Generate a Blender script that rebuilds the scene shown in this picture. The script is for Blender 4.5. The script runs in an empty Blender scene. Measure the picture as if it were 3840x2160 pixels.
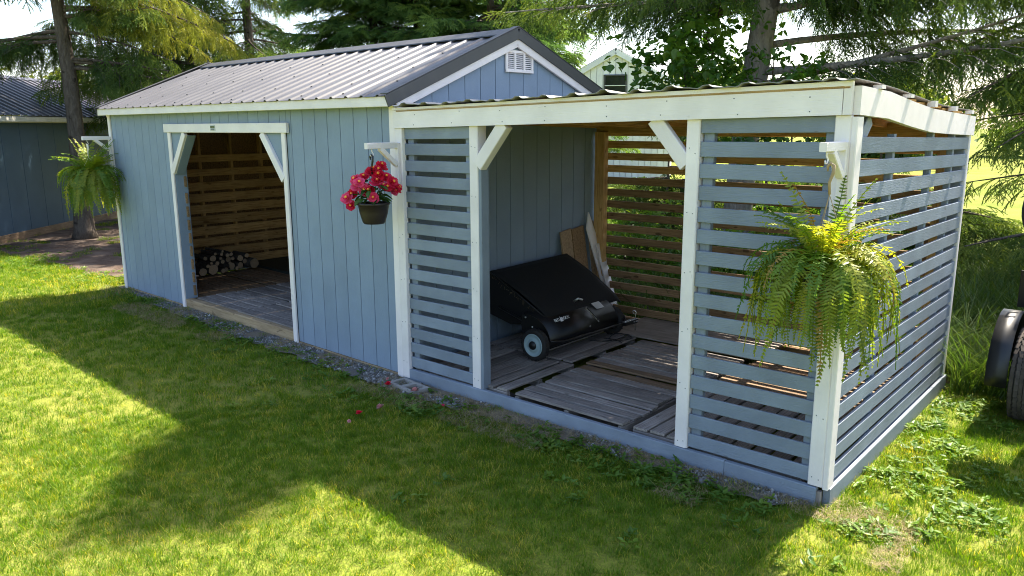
import bpy, math, random
import numpy as np
from mathutils import Vector, Matrix, Euler

scene = bpy.context.scene
R = math.radians
rnd = random.Random(7)
rng = np.random.default_rng(7)

# ------------------------------------------------------------------ camera
F_PX, CAM = 2933.6, Vector((11.2778, -4.4889, 2.2189))
YAW, PIT, ROL = 0.7141, -0.2041, -0.0047
fw = Vector((-math.sin(YAW) * math.cos(PIT), math.cos(YAW) * math.cos(PIT), math.sin(PIT)))
rt0 = Vector((math.cos(YAW), math.sin(YAW), 0)); up0 = rt0.cross(fw)
rt = rt0 * math.cos(ROL) + up0 * math.sin(ROL); up = rt.cross(fw)
cd = bpy.data.cameras.new('camera'); cam = bpy.data.objects.new('camera', cd)
scene.collection.objects.link(cam)
cd.sensor_width = 36.0; cd.lens = 36.0 * F_PX / 3840.0; cd.clip_start = 0.05; cd.clip_end = 2000
m = Matrix((rt, up, -fw)).transposed().to_4x4(); m.translation = CAM; cam.matrix_world = m
scene.camera = cam

# ------------------------------------------------------------------ sky, sun, exposure
SUN = Vector((0.05, 0.70, 1.0)).normalized()
world = bpy.data.worlds.new('World'); scene.world = world; world.use_nodes = True
wn = world.node_tree.nodes; bg = wn['Background']
sky = wn.new('ShaderNodeTexSky'); sky.sky_type = 'NISHITA'; sky.sun_disc = False
sky.sun_elevation = math.asin(SUN.z); sky.sun_rotation = math.atan2(SUN.x, SUN.y)
sky.air_density = 1.0; sky.dust_density = 2.0; sky.ozone_density = 0.8
world.node_tree.links.new(sky.outputs[0], bg.inputs[0]); bg.inputs[1].default_value = 0.10
sd = bpy.data.lights.new('sun', 'SUN'); sd.energy = 5.0; sd.angle = R(0.53); sd.color = (1.0, 0.91, 0.76)
so = bpy.data.objects.new('sun', sd); scene.collection.objects.link(so)
so.rotation_euler = (-SUN).to_track_quat('-Z', 'Y').to_euler(); so.location = (0, 0, 30)
vs = scene.view_settings; vs.view_transform = 'Standard'; vs.look = 'None'; vs.gamma = 1; vs.use_curve_mapping = False
vs.exposure = 2.05
scene.render.engine = 'CYCLES'
scene.cycles.max_bounces = 6; scene.cycles.diffuse_bounces = 4; scene.cycles.transparent_max_bounces = 8
scene.cycles.use_denoising = True; scene.cycles.pixel_filter_type = 'BLACKMAN_HARRIS'; scene.cycles.filter_width = 1.0; scene.cycles.sample_clamp_indirect = 8

# ------------------------------------------------------------------ materials
MATS = {}
class NT:
    def __init__(s, name):
        s.m = bpy.data.materials.new(name); s.m.use_nodes = True
        s.t = s.m.node_tree; s.n = s.t.nodes; s.b = s.n['Principled BSDF']; s.out = s.n['Material Output']
    def node(s, typ, **kw):
        n = s.n.new(typ)
        for k, v in kw.items(): setattr(n, k, v)
        return n
    def link(s, a, b): s.t.links.new(a, b)
    def coord(s, scale=(1, 1, 1), kind='Object', rand=True):
        tc = s.node('ShaderNodeTexCoord'); mp = s.node('ShaderNodeMapping'); mp.inputs['Scale'].default_value = scale
        if rand:
            oi = s.node('ShaderNodeObjectInfo'); vm = s.node('ShaderNodeVectorMath', operation='SCALE')
            cx = s.node('ShaderNodeCombineXYZ')
            for i in range(3): s.link(oi.outputs['Random'], cx.inputs[i])
            s.link(cx.outputs[0], vm.inputs[0]); vm.inputs['Scale'].default_value = 37.0
            ad = s.node('ShaderNodeVectorMath', operation='ADD')
            s.link(tc.outputs[kind], ad.inputs[0]); s.link(vm.outputs[0], ad.inputs[1]); s.link(ad.outputs[0], mp.inputs[0])
        else: s.link(tc.outputs[kind], mp.inputs[0])
        return mp.outputs[0]
    def noise(s, vec, scale=5, detail=4, rough=.55, dist=0):
        n = s.node('ShaderNodeTexNoise'); s.link(vec, n.inputs['Vector'])
        n.inputs['Scale'].default_value = scale; n.inputs['Detail'].default_value = detail
        n.inputs['Roughness'].default_value = rough; n.inputs['Distortion'].default_value = dist
        return n.outputs['Fac']
    def ramp(s, fac, stops):
        r = s.node('ShaderNodeValToRGB'); s.link(fac, r.inputs[0]); e = r.color_ramp.elements
        while len(e) < len(stops): e.new(0.5)
        for el, (p, c) in zip(e, stops):
            el.position = p; el.color = (c[0], c[1], c[2], 1) if hasattr(c, '__len__') else (c, c, c, 1)
        return r.outputs[0]
    def mix(s, fac, a, b, mode='MIX'):
        n = s.node('ShaderNodeMix', data_type='RGBA', blend_type=mode)
        for sock, v in ((n.inputs[0], fac), (n.inputs[6], a), (n.inputs[7], b)):
            if isinstance(v, (int, float)): sock.default_value = v
            elif isinstance(v, tuple): sock.default_value = (*v, 1)
            else: s.link(v, sock)
        return n.outputs[2]
    def bump(s, h, strength=.3, dist=.01):
        b = s.node('ShaderNodeBump'); b.inputs['Strength'].default_value = strength; b.inputs['Distance'].default_value = dist
        s.link(h, b.inputs['Height']); s.link(b.outputs[0], s.b.inputs['Normal'])
    def col(s, c):
        if isinstance(c, tuple): s.b.inputs['Base Color'].default_value = (*c, 1)
        else: s.link(c, s.b.inputs['Base Color'])
    def rough(s, v, spec=.4):
        if isinstance(v, (int, float)): s.b.inputs['Roughness'].default_value = v
        else: s.link(v, s.b.inputs['Roughness'])
        s.b.inputs['Specular IOR Level'].default_value = spec

def objrand(t, lo, hi):
    oi = t.node('ShaderNodeObjectInfo'); mr = t.node('ShaderNodeMapRange')
    mr.inputs['To Min'].default_value = lo; mr.inputs['To Max'].default_value = hi
    t.link(oi.outputs['Random'], mr.inputs[0]); return mr.outputs[0]

def painted(name, c, grain=.35, rough=.5, marks=.25, var=.06, markc=(.12, .1, .09)):
    t = NT(name); v = t.coord((1, 1, 1)); g = t.coord((3, 55, 55))
    base = t.mix(t.ramp(t.noise(v, 3.0, 5), [(.35, 0.), (.7, 1.)]), tuple(x * (1 - var * 2) for x in c), tuple(min(.9, x * (1 + var)) for x in c))
    br = t.node('ShaderNodeHueSaturation'); t.link(base, br.inputs['Color']); t.link(objrand(t, 1 - var, 1 + var), br.inputs['Value'])
    knots = t.ramp(t.noise(t.coord((1.2, 3, 3)), 6.5, 2), [(.71, 0.), (.77, 1.)])
    kf = t.node('ShaderNodeMath', operation='MULTIPLY'); t.link(knots, kf.inputs[0]); kf.inputs[1].default_value = marks
    t.col(t.mix(kf.outputs[0], br.outputs[0], markc))
    t.rough(rough, .4); t.bump(t.noise(g, 4, 6, .6), grain, .004); return t.m

def rawwood(name, c1, c2, c3, grain=.6, rough=.75, knot=.8, stretch=22, var=.16, zface=None):
    t = NT(name); g = t.coord((1.3, stretch, stretch)); v = t.coord((1, 1, 1))
    gr = t.noise(g, 3.2, 8, .62, .6)
    base = t.ramp(gr, [(.28, c1), (.5, c2), (.74, c3)])
    big = t.ramp(t.noise(v, 2.2, 4), [(.3, .68), (.72, 1.12)])
    base = t.mix(1.0, base, big, 'MULTIPLY')
    h = t.node('ShaderNodeHueSaturation'); t.link(base, h.inputs['Color']); t.link(objrand(t, 1 - var, 1 + var), h.inputs['Value'])
    k = t.ramp(t.noise(t.coord((1.6, 4.5, 4.5)), 4.0, 1), [(.70, 0.), (.745, 1.)])
    kf = t.node('ShaderNodeMath', operation='MULTIPLY'); t.link(k, kf.inputs[0]); kf.inputs[1].default_value = knot
    t.col(t.mix(kf.outputs[0], h.outputs[0], tuple(x * .45 for x in c1)))
    t.rough(rough, .25); t.bump(gr, grain, .006); return t.m

def plain(name, c, rough=.5, metal=0., spec=.4, var=.1, scale=8, bump=0.0):
    t = NT(name); v = t.coord((1, 1, 1)); n = t.noise(v, scale, 5)
    t.col(t.mix(t.ramp(n, [(.3, 0.), (.7, 1.)]), tuple(x * (1 - var) for x in c), tuple(min(1, x * (1 + var)) for x in c)))
    t.rough(t.ramp(n, [(.3, max(.02, rough - .06)), (.7, min(1, rough + .06))]), spec); t.b.inputs['Metallic'].default_value = metal
    if bump: t.bump(t.noise(v, scale * 6, 4), bump, .005)
    return t.m

def leafmat(name, ca, cb, cc=None, trans=.45, attr='tint', inst=True, blade=0., rough=.45, tr_tint=(1.25, 1.2, .5), gloss=.03):
    """diffuse + translucent foliage, colour driven by a per-leaf tint"""
    t = NT(name); t.n.remove(t.b)
    if inst:
        a = t.node('ShaderNodeAttribute', attribute_type='INSTANCER', attribute_name=attr); f = a.outputs['Fac']
    else: f = objrand(t, 0, 1)
    if blade:
        b = t.node('ShaderNodeAttribute', attribute_type='GEOMETRY', attribute_name='blade'); ma = t.node('ShaderNodeMath', operation='MULTIPLY_ADD')
        t.link(b.outputs['Fac'], ma.inputs[0]); ma.inputs[1].default_value = blade; t.link(f, ma.inputs[2]); f = ma.outputs[0]
    c = t.ramp(f, [(0., ca), (.6, cb), (1., cc or cb)])
    d = t.node('ShaderNodeBsdfDiffuse'); t.link(c, d.inputs[0])
    tr = t.node('ShaderNodeBsdfTranslucent'); t.link(t.mix(1., c, tr_tint, 'MULTIPLY'), tr.inputs[0])
    ms = t.node('ShaderNodeMixShader'); ms.inputs[0].default_value = trans
    t.link(d.outputs[0], ms.inputs[1]); t.link(tr.outputs[0], ms.inputs[2])
    gl = t.node('ShaderNodeBsdfGlossy'); gl.inputs['Roughness'].default_value = rough
    m2 = t.node('ShaderNodeMixShader'); m2.inputs[0].default_value = gloss
    t.link(ms.outputs[0], m2.inputs[1]); t.link(gl.outputs[0], m2.inputs[2]); t.link(m2.outputs[0], t.out.inputs[0])
    return t.m

M = {}
BLUE = (.245, .31, .40); SLAT = (.225, .265, .325)
def siding_mat(name, c):
    t = NT(name); v = t.coord((1, 1, 1)); g = t.coord((7, 60, 60))
    n = t.noise(v, 1.8, 5)
    base = t.mix(t.ramp(n, [(.3, 0.), (.7, 1.)]), tuple(x * .9 for x in c), tuple(x * 1.07 for x in c))
    h = t.node('ShaderNodeHueSaturation'); t.link(base, h.inputs['Color']); t.link(objrand(t, .96, 1.04), h.inputs['Value'])
    gr = t.noise(g, 2.2, 7, .65, 1.6)
    t.col(t.mix(t.ramp(gr, [(.36, .25), (.5, 0.)]), h.outputs[0], tuple(x * .72 for x in c)))
    t.rough(.55, .3); t.bump(gr, .55, .006); return t.m
M['siding'] = siding_mat('blue_siding', BLUE)
M['slat'] = painted('blue_grey_slat_paint', SLAT, marks=.55, grain=.9, var=.09)
M['white'] = painted('white_paint', (.85, .775, .755), marks=.2, var=.05, rough=.5, grain=.6)
M['groove'] = plain('groove_backing', (.05, .065, .09), .8)
M['pine'] = rawwood('brown_pine', (.34, .17, .06), (.6, .36, .145), (.68, .45, .2), knot=.6)
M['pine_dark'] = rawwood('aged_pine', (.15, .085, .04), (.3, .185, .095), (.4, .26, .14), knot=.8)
M['sill'] = rawwood('pale_sill_timber', (.26, .17, .09), (.42, .3, .175), (.5, .37, .23), knot=.6, stretch=14, grain=.3)
M['deck'] = rawwood('weathered_deck', (.12, .10, .09), (.30, .26, .235), (.44, .395, .36), knot=.5, grain=1.0, stretch=30, var=.22)
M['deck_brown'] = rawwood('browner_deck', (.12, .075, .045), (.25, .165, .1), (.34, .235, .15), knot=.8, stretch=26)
M['plywood'] = rawwood('weathered_plywood', (.21, .18, .155), (.31, .265, .23), (.4, .35, .31), knot=.1, stretch=6, grain=.3)
M['osb'] = plain('osb_sheathing', (.24, .13, .055), .8, var=.5, scale=42)
M['osb_pale'] = plain('pale_osb_offcut', (.36, .24, .14), .8, var=.3, scale=40)
M['metal_roof'] = None
def metalroof(name, c, rough):
    t = NT(name); v = t.coord((1, 1, 1), rand=False); n = t.noise(v, 1.7, 6); s = t.noise(t.coord((9, .8, 1), rand=False), 2, 5)
    t.col(t.mix(t.ramp(n, [(.3, 0.), (.7, 1.)]), tuple(x * .88 for x in c), tuple(x * 1.1 for x in c)))
    t.rough(t.ramp(s, [(.3, rough - .07), (.7, rough + .1)]), .55); t.b.inputs['Metallic'].default_value = .0
    return t.m
M['metal_roof'] = metalroof('charcoal_roof_steel', (.09, .088, .096), .42)
M['metal_trim'] = metalroof('charcoal_trim_steel', (.05, .05, .055), .42)
M['grey_roof'] = metalroof('grey_roof_steel', (.22, .21, .2), .45)
M['screw'] = plain('roof_screw', (.03, .03, .035), .5)
M['black_plastic'] = plain('black_plastic', (.009, .009, .01), .42, spec=.5)
M['black_paint'] = plain('black_enamel', (.008, .008, .009), .33, spec=.4, var=.02, scale=1.5)
M['mesh'] = plain('black_hopper_fabric', (.007, .007, .008), .85, var=.3, scale=60, bump=.2)
M['rubber'] = plain('tyre_rubber', (.022, .021, .021), .75, spec=.3, var=.25, scale=18)
M['rubber_dusty'] = plain('dusty_tread_rubber', (.075, .062, .055), .9, spec=.2, var=.3, scale=24)
M['rim'] = plain('pale_wheel_plastic', (.30, .40, .43), .45)
M['chrome'] = plain('zinc_steel', (.62, .62, .6), .3, metal=1.)
M['sticker'] = plain('pale_sticker', (.55, .56, .55), .5)
M['logo'] = plain('white_print', (.8, .8, .8), .5)
M['pot'] = plain('brown_plastic_pot', (.032, .022, .019), .45, bump=.1)
M['tan_hook'] = plain('tan_plastic_hook', (.36, .25, .14), .5)
M['concrete'] = plain('concrete_block', (.30, .28, .26), .9, var=.2, scale=14, bump=.5)
M['gutter'] = plain('cream_gutter', (.62, .6, .54), .4)
M['far_white'] = painted('far_white_board', (.74, .75, .78), marks=0., var=.05)
M['glass'] = plain('dark_window_glass', (.015, .018, .02), .12, spec=.5)
M['nblue'] = siding_mat('deep_blue_siding', (.045, .085, .135))
M['bark'] = None
def bark(name, c1, c2, s=1.0):
    t = NT(name); v = t.coord((6 * s, 6 * s, 1.6 * s), rand=True); n = t.noise(v, 3, 8, .7, .8); k = t.noise(t.coord((1, 1, 1.2)), 4.5, 3)
    base = t.ramp(n, [(.3, c1), (.7, c2)])
    t.col(t.mix(t.ramp(k, [(.62, 0.), (.68, .8)]), base, tuple(x * .5 for x in c1)))
    t.rough(.9, .15); t.bump(n, 1., .03); return t.m
M['bark'] = bark('spruce_bark', (.055, .042, .034), (.17, .14, .115))
M['bark_pale'] = bark('pale_bark', (.16, .14, .12), (.40, .36, .32), .8)
M['twig'] = bark('twig_bark', (.06, .042, .03), (.15, .11, .08))
M['log_bark'] = bark('log_bark', (.05, .045, .04), (.14, .125, .11))
def endgrain():
    t = NT('cut_log_end'); v = t.coord((1, 1, 1), rand=False); w = t.node('ShaderNodeTexWave', wave_type='RINGS', rings_direction='X')
    w.inputs['Scale'].default_value = 22; w.inputs['Distortion'].default_value = 1.5; t.link(v, w.inputs[0])
    h = t.node('ShaderNodeHueSaturation'); t.link(t.ramp(w.outputs['Fac'], [(0., (.36, .25, .16)), (1., (.5, .38, .26))]), h.inputs['Color'])
    t.link(objrand(t, .7, 1.15), h.inputs['Value']); t.col(h.outputs[0]); t.rough(.85, .2); return t.m
M['logend'] = endgrain()
def ground_mat():
    t = NT('lawn_soil'); v = t.coord((1, 1, 1), rand=False)
    n1 = t.noise(v, .55, 5); n2 = t.noise(v, 9, 6); n3 = t.noise(v, 60, 4)
    g = t.ramp(n2, [(.3, (.075, .125, .008)), (.7, (.15, .21, .015))])
    g = t.mix(t.ramp(n1, [(.4, .15), (.7, .7)]), g, (.27, .25, .06))
    g = t.mix(t.ramp(n3, [(.4, .35), (.6, 0.)]), g, (.05, .04, .02))
    t.col(g); t.rough(.95, .1); t.bump(n3, .6, .02); return t.m
M['ground'] = ground_mat()
def soil_mat(name, a, b, c):
    t = NT(name); v = t.coord((1, 1, 1), rand=False); n = t.noise(v, 30, 6, .7)
    t.col(t.mix(t.ramp(t.noise(v, 3, 5), [(.4, 0.), (.65, .7)]), t.ramp(n, [(.3, a), (.7, b)]), c)); t.rough(.95, .1); t.bump(n, .8, .015); return t.m
M['gravel_bed'] = soil_mat('gravel_fines', (.09, .08, .07), (.2, .185, .17), (.24, .19, .12))
M['mulch'] = soil_mat('brown_mulch', (.04, .028, .022), (.11, .077, .06), (.15, .12, .1))
def stone_mat():
    t = NT('grey_gravel'); a = t.node('ShaderNodeAttribute', attribute_type='INSTANCER', attribute_name='tint')
    t.col(t.ramp(a.outputs['Fac'], [(0., (.09, .085, .08)), (.6, (.2, .195, .19)), (1., (.38, .37, .36))])); t.rough(.85, .2); return t.m
M['stone'] = stone_mat()
M['straw'] = leafmat('dry_straw', (.22, .16, .08), (.34, .26, .13), (.42, .34, .2), trans=.15, tr_tint=(1, 1, .9))
M['grass'] = leafmat('lawn_grass', (.065, .15, .008), (.15, .245, .014), (.48, .42, .085), trans=.5, tr_tint=(1.5, 1.4, .32), gloss=.012, blade=.8)
M['tallgrass'] = leafmat('tall_grass', (.035, .085, .012), (.085, .16, .025), (.2, .22, .06), trans=.45)
M['weed'] = leafmat('weed_leaf', (.06, .14, .012), (.11, .21, .02), (.18, .27, .03), trans=.45)
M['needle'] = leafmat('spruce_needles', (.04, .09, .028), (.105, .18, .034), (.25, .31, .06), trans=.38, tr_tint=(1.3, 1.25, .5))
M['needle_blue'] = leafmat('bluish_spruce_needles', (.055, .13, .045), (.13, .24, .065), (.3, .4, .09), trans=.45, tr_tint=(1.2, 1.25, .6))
M['needle_sunlit'] = leafmat('sunlit_spruce_needles', (.13, .18, .022), (.27, .31, .04), (.44, .42, .09), trans=.42, tr_tint=(1.3, 1.2, .5))  # sunlight on the upper left boughs painted as a yellower needle colour
M['deadtwig'] = plain('bare_twig', (.12, .09, .07), .9)
M['leaf'] = leafmat('broad_leaf', (.045, .12, .016), (.09, .2, .022), (.2, .3, .035), trans=.55)
M['fern'] = leafmat('fern_frond_green', (.085, .19, .014), (.17, .28, .02), (.3, .35, .03), trans=.55, inst=False)
M['fern_old'] = leafmat('fern_frond_yellowing', (.14, .21, .016), (.28, .33, .022), (.42, .40, .035), trans=.6, inst=False)
M['fern_dry'] = leafmat('fern_frond_dry', (.26, .15, .03), (.34, .23, .04), (.42, .31, .06), trans=.4, inst=False)
M['begleaf'] = leafmat('begonia_leaf', (.022, .07, .014), (.045, .12, .02), (.085, .16, .03), trans=.3, inst=False)
M['petal'] = leafmat('begonia_petal', (.72, .014, .045), (.8, .035, .11), (.85, .12, .28), trans=.3, inst=False, tr_tint=(1, .9, .9), gloss=.03)
M['petal_c'] = plain('begonia_centre', (.85, .42, .06), .6)
M['petal_pale'] = plain('faded_petal', (.65, .3, .3), .7, var=.3)
M['farleaf'] = leafmat('far_foliage', (.035, .075, .015), (.08, .13, .025), (.17, .2, .04), trans=.35)

# ------------------------------------------------------------------ mesh helpers
COL = scene.collection
def link(o, parent=None):
    COL.objects.link(o)
    if parent is not None: o.parent = parent
    return o
def mesh_from(name, verts, faces, smooth=False):
    me = bpy.data.meshes.new(name); me.from_pydata([tuple(v) for v in verts], [], [tuple(f) for f in faces]); me.update()
    if smooth: me.polygons.foreach_set('use_smooth', [True] * len(me.polygons))
    return me
def mesh_np(name, V, Fq, smooth=False):
    """V (n,3), Fq (k,3|4) arrays"""
    V = np.asarray(V, np.float32); Fq = np.asarray(Fq, np.int32); k = Fq.shape[1]
    me = bpy.data.meshes.new(name); me.vertices.add(len(V)); me.vertices.foreach_set('co', V.ravel())
    me.loops.add(Fq.size); me.loops.foreach_set('vertex_index', Fq.ravel())
    me.polygons.add(len(Fq)); me.polygons.foreach_set('loop_start', np.arange(0, Fq.size, k, dtype=np.int32))
    me.update(calc_edges=True)
    if smooth: me.polygons.foreach_set('use_smooth', [True] * len(me.polygons))
    me.validate(); return me
def obj(name, me, mat, parent=None, loc=None, rot=None, scale=None):
    if isinstance(mat, str): mat = M[mat]
    if mat is not None and not me.materials: me.materials.append(mat)
    o = bpy.data.objects.new(name, me)
    if loc is not None: o.location = loc
    if rot is not None: o.rotation_euler = rot
    if scale is not None: o.scale = scale
    return link(o, parent)
def tag(o, label=None, cat=None, group=None, kind=None):
    if label: o['label'] = label
    if cat: o['category'] = cat
    if group: o['group'] = group
    if kind: o['kind'] = kind
    return o
def empty(name, loc, label, cat, rotz=0, group=None):
    o = bpy.data.objects.new(name, None); o.empty_display_size = .1; o.location = loc; o.rotation_euler = (0, 0, rotz)
    link(o); return tag(o, label, cat, group)

class MB:
    def __init__(s): s.v = []; s.f = []
    def add(s, vs, fs):
        b = len(s.v); s.v += [Vector(v) for v in vs]; s.f += [tuple(i + b for i in f) for f in fs]; return s
    def box(s, c, d, rot=None):
        c = Vector(c); h = Vector(d) / 2; vs = []
        for x in (-1, 1):
            for y in (-1, 1):
                for z in (-1, 1):
                    p = Vector((x * h.x, y * h.y, z * h.z))
                    if rot: p = rot @ p
                    vs.append(c + p)
        return s.add(vs, [(0, 1, 3, 2), (4, 6, 7, 5), (0, 4, 5, 1), (2, 3, 7, 6), (0, 2, 6, 4), (1, 5, 7, 3)])
    def tube(s, pts, rad, n=8, caps=True):
        pts = [Vector(p) for p in pts]; k = len(pts); rads = rad if hasattr(rad, '__len__') else [rad] * k
        b = len(s.v); prev = None
        for i, p in enumerate(pts):
            d = (pts[min(i + 1, k - 1)] - pts[max(i - 1, 0)]).normalized()
            if prev is None:
                a = Vector((0, 0, 1)) if abs(d.z) < .9 else Vector((1, 0, 0)); e1 = d.cross(a).normalized()
            else: e1 = (prev - d * prev.dot(d)).normalized()
            prev = e1; e2 = d.cross(e1)
            for j in range(n):
                t = 2 * math.pi * j / n; s.v.append(p + (e1 * math.cos(t) + e2 * math.sin(t)) * rads[i])
        for i in range(k - 1):
            for j in range(n):
                a = b + i * n + j; c = b + i * n + (j + 1) % n; s.f.append((a, c, c + n, a + n))
        if caps:
            s.f.append(tuple(b + j for j in reversed(range(n)))); s.f.append(tuple(b + (k - 1) * n + j for j in range(n)))
        return s
    def lathe(s, prof, n=24, axis='Z', c=(0, 0, 0)):
        """prof: (r, h) pairs round an axis"""
        c = Vector(c); b = len(s.v); k = len(prof)
        for r, h in prof:
            for j in range(n):
                t = 2 * math.pi * j / n; x, y = r * math.cos(t), r * math.sin(t)
                s.v.append(c + (Vector((x, y, h)) if axis == 'Z' else Vector((x, h, y)) if axis == 'Y' else Vector((h, x, y))))
        for i in range(k - 1):
            for j in range(n):
                a = b + i * n + j; d = b + i * n + (j + 1) % n; s.f.append((a, d, d + n, a + n))
        return s
    def prism(s, poly, axis, a, b):
        """polygon in the two other axes, extruded along axis from a to b"""
        def P(u, w, t): return {'X': (t, u, w), 'Y': (u, t, w), 'Z': (u, w, t)}[axis]
        n = len(poly); vs = [P(u, w, a) for u, w in poly] + [P(u, w, b) for u, w in poly]
        return s.add(vs, [tuple(range(n))[::-1], tuple(range(n, 2 * n))] + [(i, (i + 1) % n, n + (i + 1) % n, n + i) for i in range(n)])
    def build(s, name, mat, parent=None, smooth=False, **kw):
        return obj(name, mesh_from(name, s.v, s.f, smooth), mat, parent, **kw)
def fix_normals(me):
    import bmesh
    b = bmesh.new(); b.from_mesh(me); bmesh.ops.recalc_face_normals(b, faces=b.faces); b.to_mesh(me); b.free()

def board(name, p0, p1, w, t, nrm, mat, parent, ch=.004, bow=0.0, nseg=1, worn=0.0):
    """a plank from p0 to p1, width w across, thickness t along nrm; own axes: x along, y across, z thick"""
    p0, p1 = Vector(p0), Vector(p1); x = (p1 - p0); L = x.length; x.normalize()
    z = Vector(nrm); z = (z - x * z.dot(x)).normalized(); y = z.cross(x)
    hw, ht, c = w / 2, t / 2, min(ch, w / 3, t / 3)
    prof = [(-hw + c, -ht), (hw - c, -ht), (hw, -ht + c), (hw, ht - c), (hw - c, ht), (-hw + c, ht), (-hw, ht - c), (-hw, -ht + c)]
    vs, fs = [], []
    for i in range(nseg + 1):
        s = i / nseg; bz = bow * (1 - (2 * s - 1) ** 2); j = worn * rnd.uniform(-1, 1)
        for (a, b) in prof: vs.append(((s - .5) * L, a + j, b + bz))
    for i in range(nseg):
        for j in range(8):
            a = i * 8 + j; b = i * 8 + (j + 1) % 8; fs.append((a, a + 8, b + 8, b))
    fs.append(tuple(range(8))); fs.append(tuple(reversed(range(nseg * 8, nseg * 8 + 8))))
    o = obj(name, mesh_from(name, vs, fs), mat, parent)
    mm = Matrix((x, y, z)).transposed().to_4x4(); mm.translation = (p0 + p1) / 2; o.matrix_basis = mm
    return o

# geometry-nodes instancer: a cloud of points carries pieces nobody could count
def gn_cloud(name, pts, rots, scl, idx, tint, pieces, parent=None, kind='stuff'):
    me = bpy.data.meshes.new(name); n = len(pts)
    me.vertices.add(n); me.vertices.foreach_set('co', np.asarray(pts, np.float32).ravel())
    for nm, typ, dat, key in (('rot', 'FLOAT_VECTOR', rots, 'vector'), ('scl', 'FLOAT', scl, 'value'), ('idx', 'INT', idx, 'value'), ('tint', 'FLOAT', tint, 'value')):
        a = me.attributes.new(nm, typ, 'POINT'); a.data.foreach_set(key, np.asarray(dat, np.int32 if typ == 'INT' else np.float32).ravel())
    me.update()
    col = bpy.data.collections.new(name + '_pieces')
    for i, (pm, pmat) in enumerate(pieces):
        if not pm.materials: pm.materials.append(M[pmat])
        col.objects.link(bpy.data.objects.new('%s_piece_%02d' % (name, i), pm))
    ng = bpy.data.node_groups.new(name, 'GeometryNodeTree')
    ng.interface.new_socket('Geometry', in_out='INPUT', socket_type='NodeSocketGeometry')
    ng.interface.new_socket('Geometry', in_out='OUTPUT', socket_type='NodeSocketGeometry')
    N = ng.nodes; gi = N.new('NodeGroupInput'); go = N.new('NodeGroupOutput')
    ip = N.new('GeometryNodeInstanceOnPoints'); ci = N.new('GeometryNodeCollectionInfo')
    ci.inputs['Collection'].default_value = col; ci.inputs['Separate Children'].default_value = True; ci.inputs['Reset Children'].default_value = True
    def attr(nm, typ):
        a = N.new('GeometryNodeInputNamedAttribute'); a.data_type = typ; a.inputs['Name'].default_value = nm; return a.outputs['Attribute']
    e2r = N.new('FunctionNodeEulerToRotation'); ng.links.new(attr('rot', 'FLOAT_VECTOR'), e2r.inputs[0])
    ng.links.new(gi.outputs[0], ip.inputs['Points']); ng.links.new(ci.outputs[0], ip.inputs['Instance'])
    ip.inputs['Pick Instance'].default_value = True; ng.links.new(attr('idx', 'INT'), ip.inputs['Instance Index'])
    ng.links.new(e2r.outputs[0], ip.inputs['Rotation']); ng.links.new(attr('scl', 'FLOAT'), ip.inputs['Scale'])
    ng.links.new(ip.outputs[0], go.inputs[0])
    o = obj(name, me, None, parent); md = o.modifiers.new('pieces', 'NODES'); md.node_group = ng
    if kind: o['kind'] = kind
    return o

def vnoise(x, y, sc, seed=0):
    """smooth value noise on numpy arrays"""
    r = np.random.default_rng(seed); T = r.random((64, 64)); x = x * sc + 100; y = y * sc + 100
    xi, yi = np.floor(x).astype(int), np.floor(y).astype(int); fx, fy = x - xi, y - yi
    fx = fx * fx * (3 - 2 * fx); fy = fy * fy * (3 - 2 * fy); g = lambda a, b: T[a % 64, b % 64]
    return (g(xi, yi) * (1 - fx) + g(xi + 1, yi) * fx) * (1 - fy) + (g(xi, yi + 1) * (1 - fx) + g(xi + 1, yi + 1) * fx) * fy
# ------------------------------------------------------------------ ground sheets
L1, L2 = 6.1, 3.742
XE = L1 + L2; WD = 2.853
SYA = -0.0259                                   # the shed stands a touch skewed to the bay
nx = 70
gx = np.concatenate([np.linspace(-400, -40, 8), np.linspace(-30, 30, 61), np.linspace(40, 400, 8)])
gy = np.concatenate([np.linspace(-400, -40, 8), np.linspace(-30, 30, 61), np.linspace(40, 400, 8)])
GX, GY = np.meshgrid(gx, gy, indexing='ij'); n0, n1 = GX.shape
GZ = -.012 - .012 * vnoise(GX, GY, .7, 3)
ids = np.arange(n0 * n1).reshape(n0, n1)
Fq = np.stack([ids[:-1, :-1], ids[1:, :-1], ids[1:, 1:], ids[:-1, 1:]], -1).reshape(-1, 4)
ground = obj('ground', mesh_np('ground', np.stack([GX, GY, GZ], -1).reshape(-1, 3), Fq, True), 'ground')
tag(ground, 'mown green lawn running out to the open field', 'lawn', kind='structure')

def blob_sheet(name, outline, z, mat, label, cat, wob=.05, seed=1):
    r = random.Random(seed); pts = []
    for i, (x, y) in enumerate(outline):
        x2, y2 = outline[(i + 1) % len(outline)]; d = math.hypot(x2 - x, y2 - y); k = max(1, int(d / .12))
        for j in range(k): pts.append((x + (x2 - x) * j / k + r.uniform(-wob, wob), y + (y2 - y) * j / k + r.uniform(-wob, wob)))
    o = obj(name, mesh_from(name, [(x, y, z) for x, y in pts], [tuple(range(len(pts)))]), mat)
    return tag(o, label, cat, kind='structure')
GRAVEL = [(-.2, .12), (1.0, -.08), (3.2, -.24), (5.0, -.28), (6.4, -.32), (7.5, -.25), (8.6, -.23), (9.6, -.22), (9.78, -.06), (9.78, .3), (6.1, .3), (0, .5)]
blob_sheet('gravel_strip', GRAVEL, -.001, 'gravel_bed', 'strip of grey gravel and dry thatch along the blue sheds', 'gravel', .04, 3)
MULCH = [(-3.0, .25), (-1.2, .3), (-.1, .5), (0, 2.5), (-2, 5), (-9, 6), (-9, 2.6), (-6.2, .4), (-5.4, .05), (-4.2, .15)]
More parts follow.
